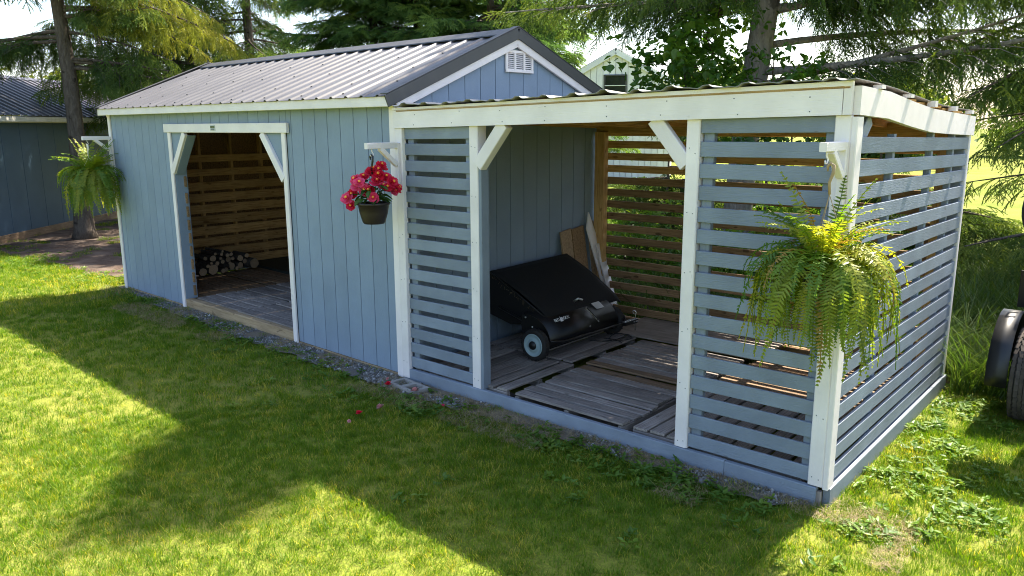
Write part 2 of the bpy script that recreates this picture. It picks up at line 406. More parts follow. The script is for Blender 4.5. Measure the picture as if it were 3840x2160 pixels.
blob_sheet('mulch_bed', MULCH, .000, 'mulch', 'brown needle mulch under the spruce by the dark blue shed', 'mulch', .1, 5)
BACK = [(0, 2.9), (9.7, 2.75), (10.9, 4), (11, 9), (4, 11), (-3, 9)]
blob_sheet('needle_litter', BACK, .002, 'mulch', 'brown needle litter under the spruces behind the open bay', 'litter', .1, 6)

# ------------------------------------------------------------------ main shed
shed = empty('storage_shed', (L1, 0, 0), 'blue-grey sided shed with charcoal metal gable roof and wide open doorway', 'shed', SYA)
SL, SW = 6.1, 2.98          # length, depth   (local x runs -6.1 .. 0)
ZB, ZE = .02, 2.39          # siding bottom, soffit
YR, ZR = 1.50, 3.10         # ridge line
DX0, DX1, DH0, DH1 = 1.7865 - L1, 4.389 - L1, 2.257, 2.167
OV, OE = .11, .045          # eave and end overhang
GS = .2033                  # groove spacing
ED = ZR - .03
def roof_z(y):              # underside line of the roof
    return ZE + (ED - ZE) * (1 - abs(y - YR) / YR) if y <= YR else ZE + .04 + (ED - ZE - .04) * (1 - (y - YR) / (SW - YR))
# sheathing behind the siding (dark, seen only in the grooves and from inside)
mb = MB()
mb.box(((-SL + DX0) / 2, .022, 1.2), (DX0 + SL - .004, .012, 2.3)); mb.box((DX1 / 2, .022, 1.2), (-DX1 - .004, .012, 2.3)); mb.box(((DX0 + DX1) / 2, .022, (DH1 + 2.36) / 2), (DX1 - DX0, .012, 2.36 - DH1 - .01))
mb.build('front_sheathing', 'osb', shed)
MB().prism([(.03, .06), (SW - .03, .06), (SW - .03, roof_z(SW) - .03), (YR, ED - .04), (.03, roof_z(0) - .03)], 'X', -.034, -.022).build('end_sheathing', 'groove', shed)
MB().prism([(.03, .06), (SW - .03, .06), (SW - .03, roof_z(SW) - .03), (YR, ED - .04), (.03, roof_z(0) - .03)], 'X', -SL + .022, -SL + .034).build('far_end_sheathing', 'osb', shed)
MB().box((-SL / 2, SW - .02, 1.2), (SL - .1, .02, 2.3)).build('back_sheathing', 'osb', shed)
# grooved siding, one board per groove
x = -SL + .003
while x < -.02:
    x1 = min(x + GS, -.003); cuts = []
    def piece(a, b, z0, z1):
        if b - a < .012: return
        board('siding_board', ((a + b) / 2, .007, z0), ((a + b) / 2, .007, z1), b - a - .007, .014, (0, -1, 0), 'siding', shed, ch=.003)
    if x1 <= DX0 or x >= DX1: piece(x, x1, ZB, ZE)
    elif x >= DX0 and x1 <= DX1: piece(x, x1, DH1 + .003, ZE)
    elif x < DX0: piece(x, DX0, ZB, ZE); piece(DX0, x1, DH1 + .003, ZE)
    else: piece(x, DX1, DH1 + .003, ZE); piece(DX1, x1, ZB, ZE)
    x += GS
for xo, sgn in ((-.007, 1), (-SL + .007, -1)):
    y = .003
    while y < SW - .02:
        y1 = min(y + GS, SW - .003); a, b = y + .0035, y1 - .0035
        top = [(b, roof_z(b)), (YR, ED), (a, roof_z(a))] if a < YR < b else [(b, roof_z(b)), (a, roof_z(a))]
        o = MB().prism([(a, .03), (b, .03)] + top, 'X', xo - .007, xo + .007).build('siding_board', 'siding', shed)
        y += GS
board('siding_panel', (-SL, SW - .004, 1.2), (0, SW - .004, 1.2), 2.35, .012, (0, 1, 0), 'siding', shed)
# white trim
def wtrim(name, p0, p1, w, t, n, **k): return board(name, p0, p1, w, t, n, 'white', shed, **k)
wtrim('corner_trim', (-SL + .035, -.012, .0), (-SL + .035, -.012, ZE - .002), .07, .022, (0, -1, 0))
wtrim('corner_trim', (-SL - .012, .04, .0), (-SL - .012, .04, ZE - .03), .085, .022, (-1, 0, 0))
wtrim('corner_trim', (-.035, -.012, -.01), (-.035, -.012, ZE - .002), .078, .024, (0, -1, 0))
wtrim('fascia_board', (-SL - OE, -OV, 2.425), (OE, -OV, 2.425), .085, .024, (0, -1, 0), nseg=4, worn=.001)
MB().box((-SL / 2, -OV / 2 + .006, 2.392), (SL + 2 * OE - .01, OV - .016, .008)).build('soffit', 'white', shed)
# roof: ribbed steel panels, one per cover width
sl_v = Vector((0, YR + OV + .03, ZR - (2.457))); sl_len = sl_v.length; sl_u = sl_v.normalized(); sl_n = Vector((0, -sl_u.z, sl_u.y))
def rib_profile(w, ribs, hgt=.015):
    pts = [0.]; hs = [0.]
    for c in ribs:
        for dx, h in ((-.028, 0), (-.012, hgt), (.012, hgt), (.028, 0)):
            pts.append(c + dx); hs.append(h)
    pts.append(w); hs.append(0.); return pts, hs
def roof_panel(parent, x0, w, origin, u, n, length, mat, pitch=.2286, hgt=.015, wav=0.0):
    k = max(1, round(w / pitch)); ribs = [w * (i + .5) / k for i in range(k)]; px, hs = rib_profile(w, ribs, hgt); vs, fs = [], []
    ns = 6
    for i in range(ns + 1):
        for a, h in zip(px, hs):
            vs.append(Vector((x0 + a, 0, 0)) + origin + u * (length * i / ns) + n * (h + (rnd.uniform(-1, 1) * wav if i in (0,) else 0)))
    q = len(px)
    for i in range(ns):
        for j in range(q - 1): fs.append((i * q + j, i * q + j + 1, (i + 1) * q + j + 1, (i + 1) * q + j))
    o = obj('roof_panel', mesh_from('roof_panel', vs, fs), mat, parent)
    md = o.modifiers.new('thick', 'SOLIDIFY'); md.thickness = .003; md.offset = -1
    return o, [x0 + r for r in ribs]
org = Vector((0, -OV - .03, 2.467)); allribs = []
npan = 7; pw = (SL + 2 * OE) / npan
for i in range(npan):
    o, rb = roof_panel(shed, -SL - OE + i * pw, pw - .002, org, sl_u, sl_n, sl_len, 'metal_roof'); allribs += rb
bu = Vector((0, -(SW - YR + OV), ZR - 2.50)); bl = bu.length; bu.normalize(); bn = Vector((0, -bu.z, bu.y)) * 1
if bn.z < 0: bn = -bn
for i in range(npan):
    roof_panel(shed, -SL - OE + i * pw, pw - .002, Vector((0, SW + OV, 2.51)), bu, bn, bl, 'metal_roof')
mb = MB()
for s in (.06, .22, .45, .68, .9):
    for r_ in allribs[int(s * 50) % 3::3]:
        p = org + Vector((r_ + .05, 0, 0)) + sl_u * (sl_len * s) + sl_n * .004; mb.box(p, (.012, .012, .009))
tag(mb.build('roof_screws', 'screw', shed), kind='stuff')
rc = ZR + .03
mb = MB(); mb.prism([(YR - .16, rc - .062), (YR - .155, rc - .05), (YR, rc + .018), (YR + .155, rc - .05), (YR + .16, rc - .062), (YR, rc + .006)], 'X', -SL - OE - .01, OE + .012)
mb.build('ridge_cap', 'metal_trim', shed)
for sx, xx in ((1, OE + .004), (-1, -SL - OE - .004)):
    for (y0, z0), (y1, z1) in (((-OV - .03, 2.425), (YR, rc - .035)), ((SW + OV, 2.47), (YR, rc - .035))):
        board('rake_trim', (xx, y0, z0), (xx, y1, z1), .105, .012, (sx, 0, 0), 'metal_trim', shed)
        f = board('rake_flashing', (xx - sx * .035, y0, z0 + .062), (xx - sx * .035, y1, z1 + .062), .085, .006, (0, -1 if y0 < YR else 1, 1.5), 'metal_trim', shed)
        board('rake_board', (xx - sx * .022, y0 + (.12 if y0 < YR else -.12), z0 - .035), (xx - sx * .022, y1, z1 - .085), .085, .028, (sx, 0, 0), 'white', shed)
# gable vent with three louvred columns
vy, vz, vw, vh = 1.55, 2.832, .40, .205
vent = MB().box((.006, vy, vz), (.006, vw - .02, vh - .02)).build('gable_vent', 'groove', shed)
for yy in (-vw / 2 + .014, -vw / 6, vw / 6, vw / 2 - .014): board('vent_frame', (.014, vy + yy, vz - vh / 2), (.014, vy + yy, vz + vh / 2), .028, .02, (1, 0, 0), 'white', vent, ch=.002)
for zz in (-vh / 2 + .012, vh / 2 - .012): board('vent_frame', (.0145, vy - vw / 2, vz + zz), (.0145, vy + vw / 2, vz + zz), .024, .021, (1, 0, 0), 'white', vent, ch=.002)
for c in (-1, 0, 1):
    for i in range(9):
        z = vz - vh / 2 + .03 + i * .0182
        board('louvre', (.012, vy + c * vw / 3 * .96 - .046, z), (.012, vy + c * vw / 3 * .96 + .046, z), .017, .003, (.7, 0, .7), 'white', vent, ch=.001)
# doorway: header, jambs, braces
wtrim('door_header', (DX0 - .06, -.024, (DH0 + DH1) / 2), (DX1 + .06, -.024, (DH0 + DH1) / 2), DH0 - DH1 + .01, .03, (0, -1, 0), nseg=3)
for sx, xx in ((1, DX0), (-1, DX1)):
    wtrim('door_trim', (xx + sx * .034, -.014, .0), (xx + sx * .034, -.014, DH1 - .006), .068, .022, (0, -1, 0))
    board('door_jamb', (xx + sx * .062, .075, .1), (xx + sx * .062, .075, DH1), .15, .014, (sx, 0, 0), 'siding', shed)
    a = Vector((xx + sx * .07, -.012, DH1 - .47)); b = Vector((xx + sx * .44, -.012, DH1 - .01))
    board('door_brace', a, b, .085, .036, (0, -1, 0), 'white', shed)
    board('brace_return', a + Vector((sx * .028, .065, -.028)), b + Vector((sx * .028, .065, -.028)), .11, .012, (sx * .77, 0, -.62), 'siding', shed)
    MB().prism([(xx + sx * .06, DH1 - .42), (xx + sx * .40, DH1 - .002), (xx + sx * .06, DH1 - .002)], 'Y', .002, .014).build('brace_panel', 'siding', shed)
hp = Vector(((DX0 + DX1) / 2 - .12, -.0415, (DH0 + DH1) / 2 + .003))
pl = MB().box(hp, (.11, .004, .06)).build('maker_plate', 'sticker', shed)
MB().box(hp + Vector((0, -.003, .01)), (.094, .003, .022)).build('plate_picture', plain('plate_print', (.12, .14, .05), .5, var=.6, scale=60), pl)
for zz in (-.010, -.017, -.023): MB().box(hp + Vector((0, -.003, zz)), (.08, .003, .0035)).build('plate_line', 'groove', pl)
# sill timbers
board('sill_timber', (-SL + .02, .035, -.035), (DX0, .035, -.035), .10, .09, (0, -1, 0), 'sill', shed, nseg=2)
board('sill_timber', (DX0 + .02, .045, .03), (DX1 - .01, .045, .03), .145, .10, (0, -1, 0), 'sill', shed, ch=.008, nseg=4, worn=.002)
board('sill_timber', (DX1 + .01, .035, -.035), (-.02, .035, -.035), .10, .09, (0, -1, 0), 'sill', shed, nseg=2)
# inside lining: far end wall studs and boards, returns behind the front wall, back wall
for i in range(6):
    y = .18 + i * .5; board('wall_stud', (-SL + .08, y, .1), (-SL + .08, y, min(2.38, roof_z(y) - .05)), .04, .085, (1, 0, 0), 'pine', shed)
    board('wall_stud', (-.08, y, .1), (-.08, y, min(2.38, roof_z(y) - .05)), .04, .085, (-1, 0, 0), 'pine', shed)
zz = .2; k = 0
while zz < 1.9:
    bw = .128 if k < 8 else .105
    board('lining_board', (-SL + .135, .15, zz), (-SL + .135, SW - .15, zz + rnd.uniform(-.006, .006)), bw, .022, (1, 0, 0), 'pine', shed, nseg=2, worn=.002)
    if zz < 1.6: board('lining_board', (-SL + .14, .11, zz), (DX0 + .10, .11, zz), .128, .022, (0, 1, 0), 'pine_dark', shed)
    zz += .166 if k < 7 else .205; k += 1
for i in range(13): board('wall_stud', (-SL + .1 + i * .49, SW - .075, .1), (-SL + .1 + i * .49, SW - .075, 2.36), .04, .085, (0, -1, 0), 'pine', shed)
zz = .2
while zz < 1.98:
    board('lining_board', (-SL + .15, SW - .13, zz), (-.14, SW - .13, zz), .128, .022, (0, -1, 0), 'pine', shed); zz += .17
for i in range(11):
    xx = -SL + .12 + i * .585
    board('rafter', (xx, .02, ZE + .02), (xx, YR, ED - .01), .085, .04, (1, 0, 0), 'pine', shed); board('rafter', (xx, SW - .02, ZE + .05), (xx, YR, ED - .01), .085, .04, (1, 0, 0), 'pine', shed)

# ------------------------------------------------------------------ open slatted bay
bay = empty('slatted_lean_to', (0, 0, 0), 'open timber bay with blue-grey slat walls, white posts and low metal roof', 'lean-to')
def bb(name, p0, p1, w, t, n, mat='white', **k): return board(name, p0, p1, w, t, n, mat, bay, **k)
FBL, FBR, FTL, FTR = 2.205, 2.270, 2.350, 2.418       # front beam: bottom/top at its two ends
def beam_b(x): return FBL + (FBR - FBL) * (x - L1) / L2
def prism_beam(name, pts, axis, a, b, mat, parent): 
    o = MB().prism(pts, axis, a, b).build(name, mat, parent); fix_normals(o.data); return o
prism_beam('front_beam', [(L1 + .015, FBL), (XE - .048, FBR - .001), (XE - .048, FTR), (L1 + .015, FTL)], 'Y', -.055, -.017, 'white', bay)
prism_beam('beam_end_block', [(XE - .044, FBR), (XE - .002, FBR), (XE - .002, FTR + .002), (XE - .044, FTR + .002)], 'Y', -.055, -.017, 'white', bay)
prism_beam('drip_board', [(L1 + .015, FTL + .003), (XE, FTR + .003), (XE, FTR + .03), (L1 + .015, FTL + .02)], 'Y', -.06, -.03, 'white', bay)
bot = [(-.015, 2.27), (.5, 2.252), (1.0, 2.205), (1.5, 2.165), (2.0, 2.148), (2.5, 2.137), (WD + .02, 2.127)]
top = [(-.015, 2.422), (.5, 2.405), (1.0, 2.360), (1.5, 2.322), (2.0, 2.305), (2.5, 2.29), (WD + .02, 2.277)]
prism_beam('end_beam', bot + top[::-1], 'X', XE - .002, XE + .036, 'white', bay)
KZ = .105
def post(x0, x1, zt, name='post', y0=-.03, y1=.06): 
    return bb(name, ((x0 + x1) / 2, (y0 + y1) / 2, KZ), ((x0 + x1) / 2, (y0 + y1) / 2, zt), x1 - x0, y1 - y0, (0, -1, 0), ch=.006)
bb('post', (6.165, -.02, .02), (6.165, -.02, FBL), .088, .05, (0, -1, 0), ch=.005)
P2a, P2b, P3a, P3b = L1 + .8754, L1 + .967, L1 + 2.7537, L1 + 2.845
post(P2a, P2b, beam_b(P2a), y1=.075); post(P3a, P3b, beam_b(P3a), y1=.075)
bb('post_liner', ((P2b + .015), .02, KZ), ((P2b + .015), .02, beam_b(P2b) - .3), .09, .03, (1, 0, 0), 'slat')
post(XE - .088, XE, FBR - .003, 'corner_post', y0=-.03, y1=.005)
bb('corner_post', (XE + .0165, .02, KZ - .01), (XE + .0165, .02, FBR - .01), .1, .033, (1, 0, 0), ch=.005)
bb('corner_post', (XE + .014, WD - .06, .08), (XE + .014, WD - .06, 2.13), .05, .03, (1, 0, 0), ch=.005)
bb('corner_post', (XE - .04, WD - .07, .02), (XE - .04, WD - .07, 2.13), .09, .09, (0, 1, 0), 'slat')
# knee braces
bb('knee_brace', (P2b + .0, -.004, 1.92), (P2b + .27, -.004, beam_b(P2b + .27) + .01), .10, .075, (0, -1, 0), ch=.005)
bb('knee_brace', (P3a + .0, -.004, 1.975), (P3a - .24, -.004, beam_b(P3a - .24) + .01), .10, .05, (0, -1, 0), ch=.005)
bb('knee_brace', (XE - .03, .02, 1.97), (XE - .03, .34, 2.25), .09, .04, (1, 0, 0), 'slat')
# kick boards
bb('kick_board', (L1 + .04, -.02, .028), (XE - .62, -.02, .025), .148, .04, (0, -1, 0), 'slat', nseg=4, worn=.002)
bb('kick_board', (XE - .617, -.02, .025), (XE - .03, -.02, .024), .146, .04, (0, -1, 0), 'slat')
bb('kick_board', (XE + .02, .0, .022), (XE + .02, WD - .02, .03), .15, .042, (1, 0, 0), 'slat', nseg=3, worn=.001)
bb('kick_board', (XE - .018, -.016, -.03), (XE - .018, -.016, KZ - .03), .03, .03, (0, -1, 0), 'deck')
bb('kick_board', (L1 + .2, WD + .01, .03), (XE, WD + .01, .03), .15, .04, (0, 1, 0), 'pine_dark')
# front slats
def slat_row(x0, x1, n, zlo, zhi0, zhi1):
    for i in range(n):
        f = i / (n - 1); za = zlo + (zhi0 - zlo) * f; zb = zlo + (zhi1 - zlo) * f
        bb('slat', (x0, -.004, za + rnd.uniform(-.003, .003)), (x1, -.004, zb + rnd.uniform(-.003, .003)), .092 + rnd.uniform(-.003, .003), .019, (0, -1, 0), 'slat', ch=.003)
slat_row(6.211, P2a - .002, 16, KZ + .062, 2.162, 2.168); slat_row(P3b + .002, XE - .09, 16, KZ + .058, 2.212, 2.218)
for xx in (6.26, P2a - .04, P3b + .045, XE - .12): bb('slat_batten', (xx, .032, KZ), (xx, .032, beam_b(xx) - .01), .07 if xx < 9 else .05, .045, (0, -1, 0), 'slat')
# end wall slats
for i in range(16):
    f = i / 15; za = .16 + (2.105 - .16) * f; zb = .17 + (2.062 - .17) * f
    bb('slat', (XE + .011, .072, za + rnd.uniform(-.003, .003)), (XE + .011, WD - .088, zb + rnd.uniform(-.003, .003)), .092, .02, (1, 0, 0), 'slat', ch=.003, nseg=2, worn=.0015)
for yy in (.82, 1.76, 2.40): bb('slat_batten', (XE - .025, yy, .08), (XE - .025, yy, 2.16), .045, .045, (1, 0, 0), 'slat')
# back wall, brown inside
BY = WD - .02
bb('back_post', (6.30, BY - .06, .1), (6.30, BY - .06, 2.15), .125, .09, (0, -1, 0), 'pine', ch=.006)
for xx in (7.55, 8.75): bb('back_post', (xx, BY + .035, .1), (xx, BY + .035, 2.15), .085, .04, (0, -1, 0), 'pine_dark')
bb('back_post', (XE - .14, BY - .05, .1), (XE - .14, BY - .05, 2.14), .10, .09, (0, -1, 0), 'pine')
for i in range(17):
    z = .06 + i * .1305 
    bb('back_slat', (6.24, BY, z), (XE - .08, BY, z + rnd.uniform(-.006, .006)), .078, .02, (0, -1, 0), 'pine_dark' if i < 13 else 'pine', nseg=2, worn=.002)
# roof frame and sheet
bb('back_plate', (6.2, BY, 2.185), (XE - .01, BY, 2.195), .085, .04, (0, -1, 0), 'pine')
for i in range(7):
    xx = 6.28 + i * .585; zf = FTL + (FTR - FTL) * (xx - L1) / L2
    bb('rafter', (xx, -.012, zf - .052), (xx, WD + .03, 2.235), .09, .04, (1, 0, 0), 'pine')
for i in range(9):
    yy = .1 + i * .335; f = yy / WD
    bb('purlin', (L1 + .06, yy, (FTL - .004) * (1 - f) + 2.284 * f), (XE - .012, yy, (FTR + .0) * (1 - f) + 2.292 * f), .30 if i % 2 else .31, .018, (0, 0, 1), 'pine')
for yy in (.3, .9, 1.5, 2.1, 2.65):
    f = yy / WD; zt = np.interp(yy, [t[0] for t in top], [t[1] for t in top]); zr = FTR * (1 - f) + 2.292 * f
    MB().box((XE + .03, yy, (zt + zr) / 2 + .016), (.05, .07, max(.02, zr - zt + .01))).build('packing_block', 'white', bay)
# roof sheets: own slope, a little lifted and uneven at the front edge
def bay_panel(x0, w, k):
    cols = []; nrb = max(1, round(w / .235))
    for i in range(nrb):
        c = x0 + w * (i + .5) / nrb
        for dx, h in ((-.1, .003), (-.055, .0), (-.038, .005), (-.019, .017), (.019, .017), (.038, .005), (.055, 0.)): cols.append((c + dx * w / nrb / .235, h))
    cols = [(x0, 0.)] + cols + [(x0 + w, 0.)]; vs, fs = [], []; q = len(cols); ns = 8
    for i in range(ns + 1):
        f = i / ns; y = -.10 + (WD + .2) * f; fy = (y + .05) / WD
        for (xx, h) in cols:
            z = (FTL + (FTR - FTL) * (xx - L1) / L2 + .034) * (1 - fy) + 2.318 * fy
            if i == 0: z += .006 * math.sin(xx * 9.1 + k) + .004 * math.sin(xx * 23)
            if xx > XE - .3: z += .012 * math.sin(f * 7 + .4)
            vs.append((xx, y, z + h))
    for i in range(ns):
        for j in range(q - 1): fs.append((i * q + j, i * q + j + 1, (i + 1) * q + j + 1, (i + 1) * q + j))
    o = obj('roof_sheet', mesh_from('roof_sheet', vs, fs), 'grey_roof', bay)
    md = o.modifiers.new('thick', 'SOLIDIFY'); md.thickness = .004; md.offset = -1
for k in range(5): bay_panel(L1 + .075 + k * .739, .737, k)

# ------------------------------------------------------------------ pallets laid as floors
def pallet(x0, x1, y0, y1, along, n, z, label, mat='deck', rz=0., thick=.10, odd=None):
    cx, cy = (x0 + x1) / 2, (y0 + y1) / 2
    p = empty('wooden_pallet', (cx, cy, z - thick), label, 'pallet', rz, 'pallets laid as floors')
    hx, hy = (x1 - x0) / 2, (y1 - y0) / 2; zt = thick - .009
    L, Wd = (hx, hy) if along == 'x' else (hy, hx); pitch = 2 * Wd / n
    for i in range(n):
        c = -Wd + pitch * (i + .5) + rnd.uniform(-.006, .006); w = pitch - rnd.uniform(.010, .034); e0, e1 = rnd.uniform(-.02, .012), rnd.uniform(-.02, .012); dz = rnd.uniform(-.005, .004)
        a, b = ((-L - e0, c, zt + dz), (L + e1, c + rnd.uniform(-.006, .006), zt + dz + rnd.uniform(-.004, .004)))
        if along == 'y': a, b = (a[1], a[0], a[2]), (b[1], b[0], b[2])
        board('deck_board', a, b, w, .018, (0, 0, 1), ('deck_brown' if odd and i in odd else mat), p, ch=.003, nseg=3, worn=.002)
    for s in (-1, 0, 1):
        a, b = (s * (L - .03), -Wd + .01, thick / 2 - .012), (s * (L - .03), Wd - .01, thick / 2 - .012)
        if along == 'y': a, b = (a[1], a[0], a[2]), (b[1], b[0], b[2])
        board('bearer', a, b, .045, thick - .034, (0, 0, 1), mat, p)
    return p
DZ = .135
pallet(6.22, 7.30, .03, .93, 'y', 8, DZ, 'grey pallet with boards pointing to the slats, under the sweeper wheel by the white post')
pallet(6.22, 7.26, .96, 2.05, 'y', 8, DZ + .003, 'grey dusty pallet underneath the black sweeper housing')
pallet(7.38, 8.42, .02, 1.02, 'x', 8, DZ - .004, 'weathered pallet just inside the opening, boards parallel to the kick board', odd=(7,))
pallet(7.34, 8.42, 1.05, 2.04, 'x', 9, DZ, 'grey pallet between the opening pallet and the plywood sheet', odd=(0,), rz=.01)
pallet(8.47, 9.70, .04, 1.10, 'y', 9, DZ - .01, 'pallet with wide gaps behind the front slat panel at the fern corner')
pallet(8.47, 9.70, 1.14, 2.45, 'x', 9, DZ - .012, 'pallet at the back by the end slat wall', 'deck_brown')
o = board('plywood_sheet', (6.9, 2.42, DZ + .012), (8.5, 2.42, DZ + .016), .74, .014, (0, 0, 1), 'plywood', None, nseg=2)
tag(o, 'weathered plywood sheet lying on the floor against the back slats', 'plywood')
def shed_pt(x, y, z=0):
    c, s = math.cos(SYA), math.sin(SYA); x -= L1; return Vector((L1 + x * c - y * s, x * s + y * c, z))
SZ = .115
pallet(1.95, 3.02, .17, 1.12, 'x', 7, SZ, 'pallet just inside the shed doorway beside the blue jamb', rz=SYA)
pallet(3.06, 4.25, .10, 1.10, 'x', 6, SZ + .01, 'pallet just inside the shed doorway with a raised front edge', rz=SYA)
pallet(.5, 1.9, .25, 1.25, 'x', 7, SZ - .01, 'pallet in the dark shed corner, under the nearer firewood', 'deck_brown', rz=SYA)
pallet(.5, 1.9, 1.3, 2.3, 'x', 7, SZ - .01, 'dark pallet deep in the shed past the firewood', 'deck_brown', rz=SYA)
pallet(1.95, 3.02, 1.16, 2.2, 'x', 7, SZ, 'pallet in the second row, middle of the shed floor', rz=SYA)
pallet(3.06, 4.25, 1.16, 2.2, 'x', 7, SZ, 'pallet in the second row behind the raised front pallet', rz=SYA)

# nail heads on the white timber
mb = MB(); r_n = random.Random(4)
for x_ in np.arange(L1 + .3, XE - .1, .46):
    for dz in (.03, .11): mb.box((x_ + r_n.uniform(-.05, .05), -.0555, beam_b(x_) + dz + r_n.uniform(-.01, .01)), (.006, .003, .006))
for x_ in (P2a + .046, P3a + .046, XE - .044, 6.165):
    for z_ in np.arange(.16, 2.1, .38):
        for s_ in (-.02, .02): mb.box((x_ + s_, -.0305 if x_ > 6.2 else -.0455, z_ + r_n.uniform(-.02, .02)), (.005, .003, .005))
tag(mb.build('nail_heads', 'groove', bay), kind='stuff')
# ------------------------------------------------------------------ foliage pieces
def spray_mesh(name, seed, length=.32, pairs=5, sag=.12, nl=.021, nw=.0105, step=.0056):
    r = np.random.default_rng(seed); segs = []
    def axis(p, d, L, s): 
        return [(p + d * (L * t) + np.array([0, 0, -s * t * t * L]), d) for t in np.linspace(0, 1, max(3, int(L / step)))]
    base = np.zeros(3); d0 = np.array([1., 0, 0]); main = axis(base, d0, length, sag); twigs = [main]
    for i in range(pairs):
        t = .1 + .75 * i / pairs; p = main[int(t * (len(main) - 1))][0]
        for s in (-1, 1):
            a = s * r.uniform(.55, .85); L = length * (.5 * (1 - t) + .12) * r.uniform(.8, 1.15)
            d = np.array([math.cos(a), math.sin(a), r.uniform(-.25, .05)]); d /= np.linalg.norm(d); twigs.append(axis(p, d, L, sag * 1.5))
    V, F = [], []
    for tw in twigs:
        for p, d in tw:
            for k in range(2):
                side = np.cross(d, [0, 0, 1.]); side /= np.linalg.norm(side); upv = np.cross(side, d); th = r.uniform(0, 2 * math.pi)
                o = side * math.cos(th) + upv * math.sin(th) * .8; nd = d * .75 + o * .75; nd /= np.linalg.norm(nd)
                w = np.cross(nd, r.normal(size=3)); w /= np.linalg.norm(w) + 1e-9; q = nl * r.uniform(.75, 1.2)
                b = len(V); V += [p - w * nw / 2, p + w * nw / 2, p + nd * q]; F.append((b, b + 1, b + 2))
    return mesh_np(name, V, F)
def bare_twig_mesh(name, seed, length=.5):
    r = np.random.default_rng(seed); V, F = [], []
    def stick(p, d, L, w):
        b = len(V); s = np.cross(d, r.normal(size=3)); s /= np.linalg.norm(s); s2 = np.cross(d, s); e = p + d * L + np.array([0, 0, -.1 * L])
        V.extend([p + s * w, p - s * w * .5 + s2 * w * .87, p - s * w * .5 - s2 * w * .87, e]); F.extend([(b, b + 1, b + 3), (b + 1, b + 2, b + 3), (b + 2, b, b + 3)])
    d0 = np.array([1., 0, 0]); stick(np.zeros(3), d0, length, .004)
    for i in range(9):
        t = r.uniform(.1, .9); a = r.choice([-1, 1]) * r.uniform(.5, 1.); d = np.array([math.cos(a), math.sin(a), r.uniform(-.5, .2)]); d /= np.linalg.norm(d)
        stick(d0 * length * t, d, length * r.uniform(.2, .5), .0028)
    return mesh_np(name, V, F)
def leaf_mesh(name, L=.08, W=.06, fold=.25, seed=0):
    pts = [(0, 0), (.12, .32), (.38, .5), (.7, .3), (1, 0), (.7, -.3), (.38, -.5), (.12, -.32)]
    V = [(x * L, y * W, abs(y) * W * fold - .15 * L * x * x) for x, y in pts]
    return mesh_from(name, V, [(0, 1, 2, 3, 4), (0, 4, 5, 6, 7)])
def leaf_cluster(name, seed, n=7, R_=.12, L=.08, W=.06):
    r = random.Random(seed); mb = MB(); lf = leaf_mesh('tmp', L, W)
    for i in range(n):
        mt = Matrix.Translation((r.uniform(-R_, R_), r.uniform(-R_, R_), r.uniform(-R_ * .7, R_ * .7))) @ Euler((r.uniform(-.9, .9), r.uniform(-.2, 1.1), r.uniform(0, 6.28))).to_matrix().to_4x4() @ Matrix.Scale(r.uniform(.7, 1.2), 4)
        mb.add([mt @ v.co for v in lf.vertices], [tuple(p.vertices) for p in lf.polygons])
    return mesh_from(name, mb.v, mb.f)
def rot_from_dir(D, roll):
    D = D / np.linalg.norm(D, axis=1, keepdims=True)
    return np.stack([roll, -np.arcsin(np.clip(D[:, 2], -1, 1)), np.arctan2(D[:, 1], D[:, 0])], -1)

SPRAY = {k: [(spray_mesh('%s_spray_%d' % (k, i), 10 + i, *(a)), k) for i in range(4)] for k, a in (('needle', (.42, 4, .2)), ('needle_blue', (.36, 5, .05)), ('needle_sunlit', (.38, 4, .25)))}
TWIGS = [(bare_twig_mesh('bare_twig_%d' % i, 60 + i), 'deadtwig') for i in range(3)]
def clone(lst): return [(m_.copy(), k) for m_, k in lst]

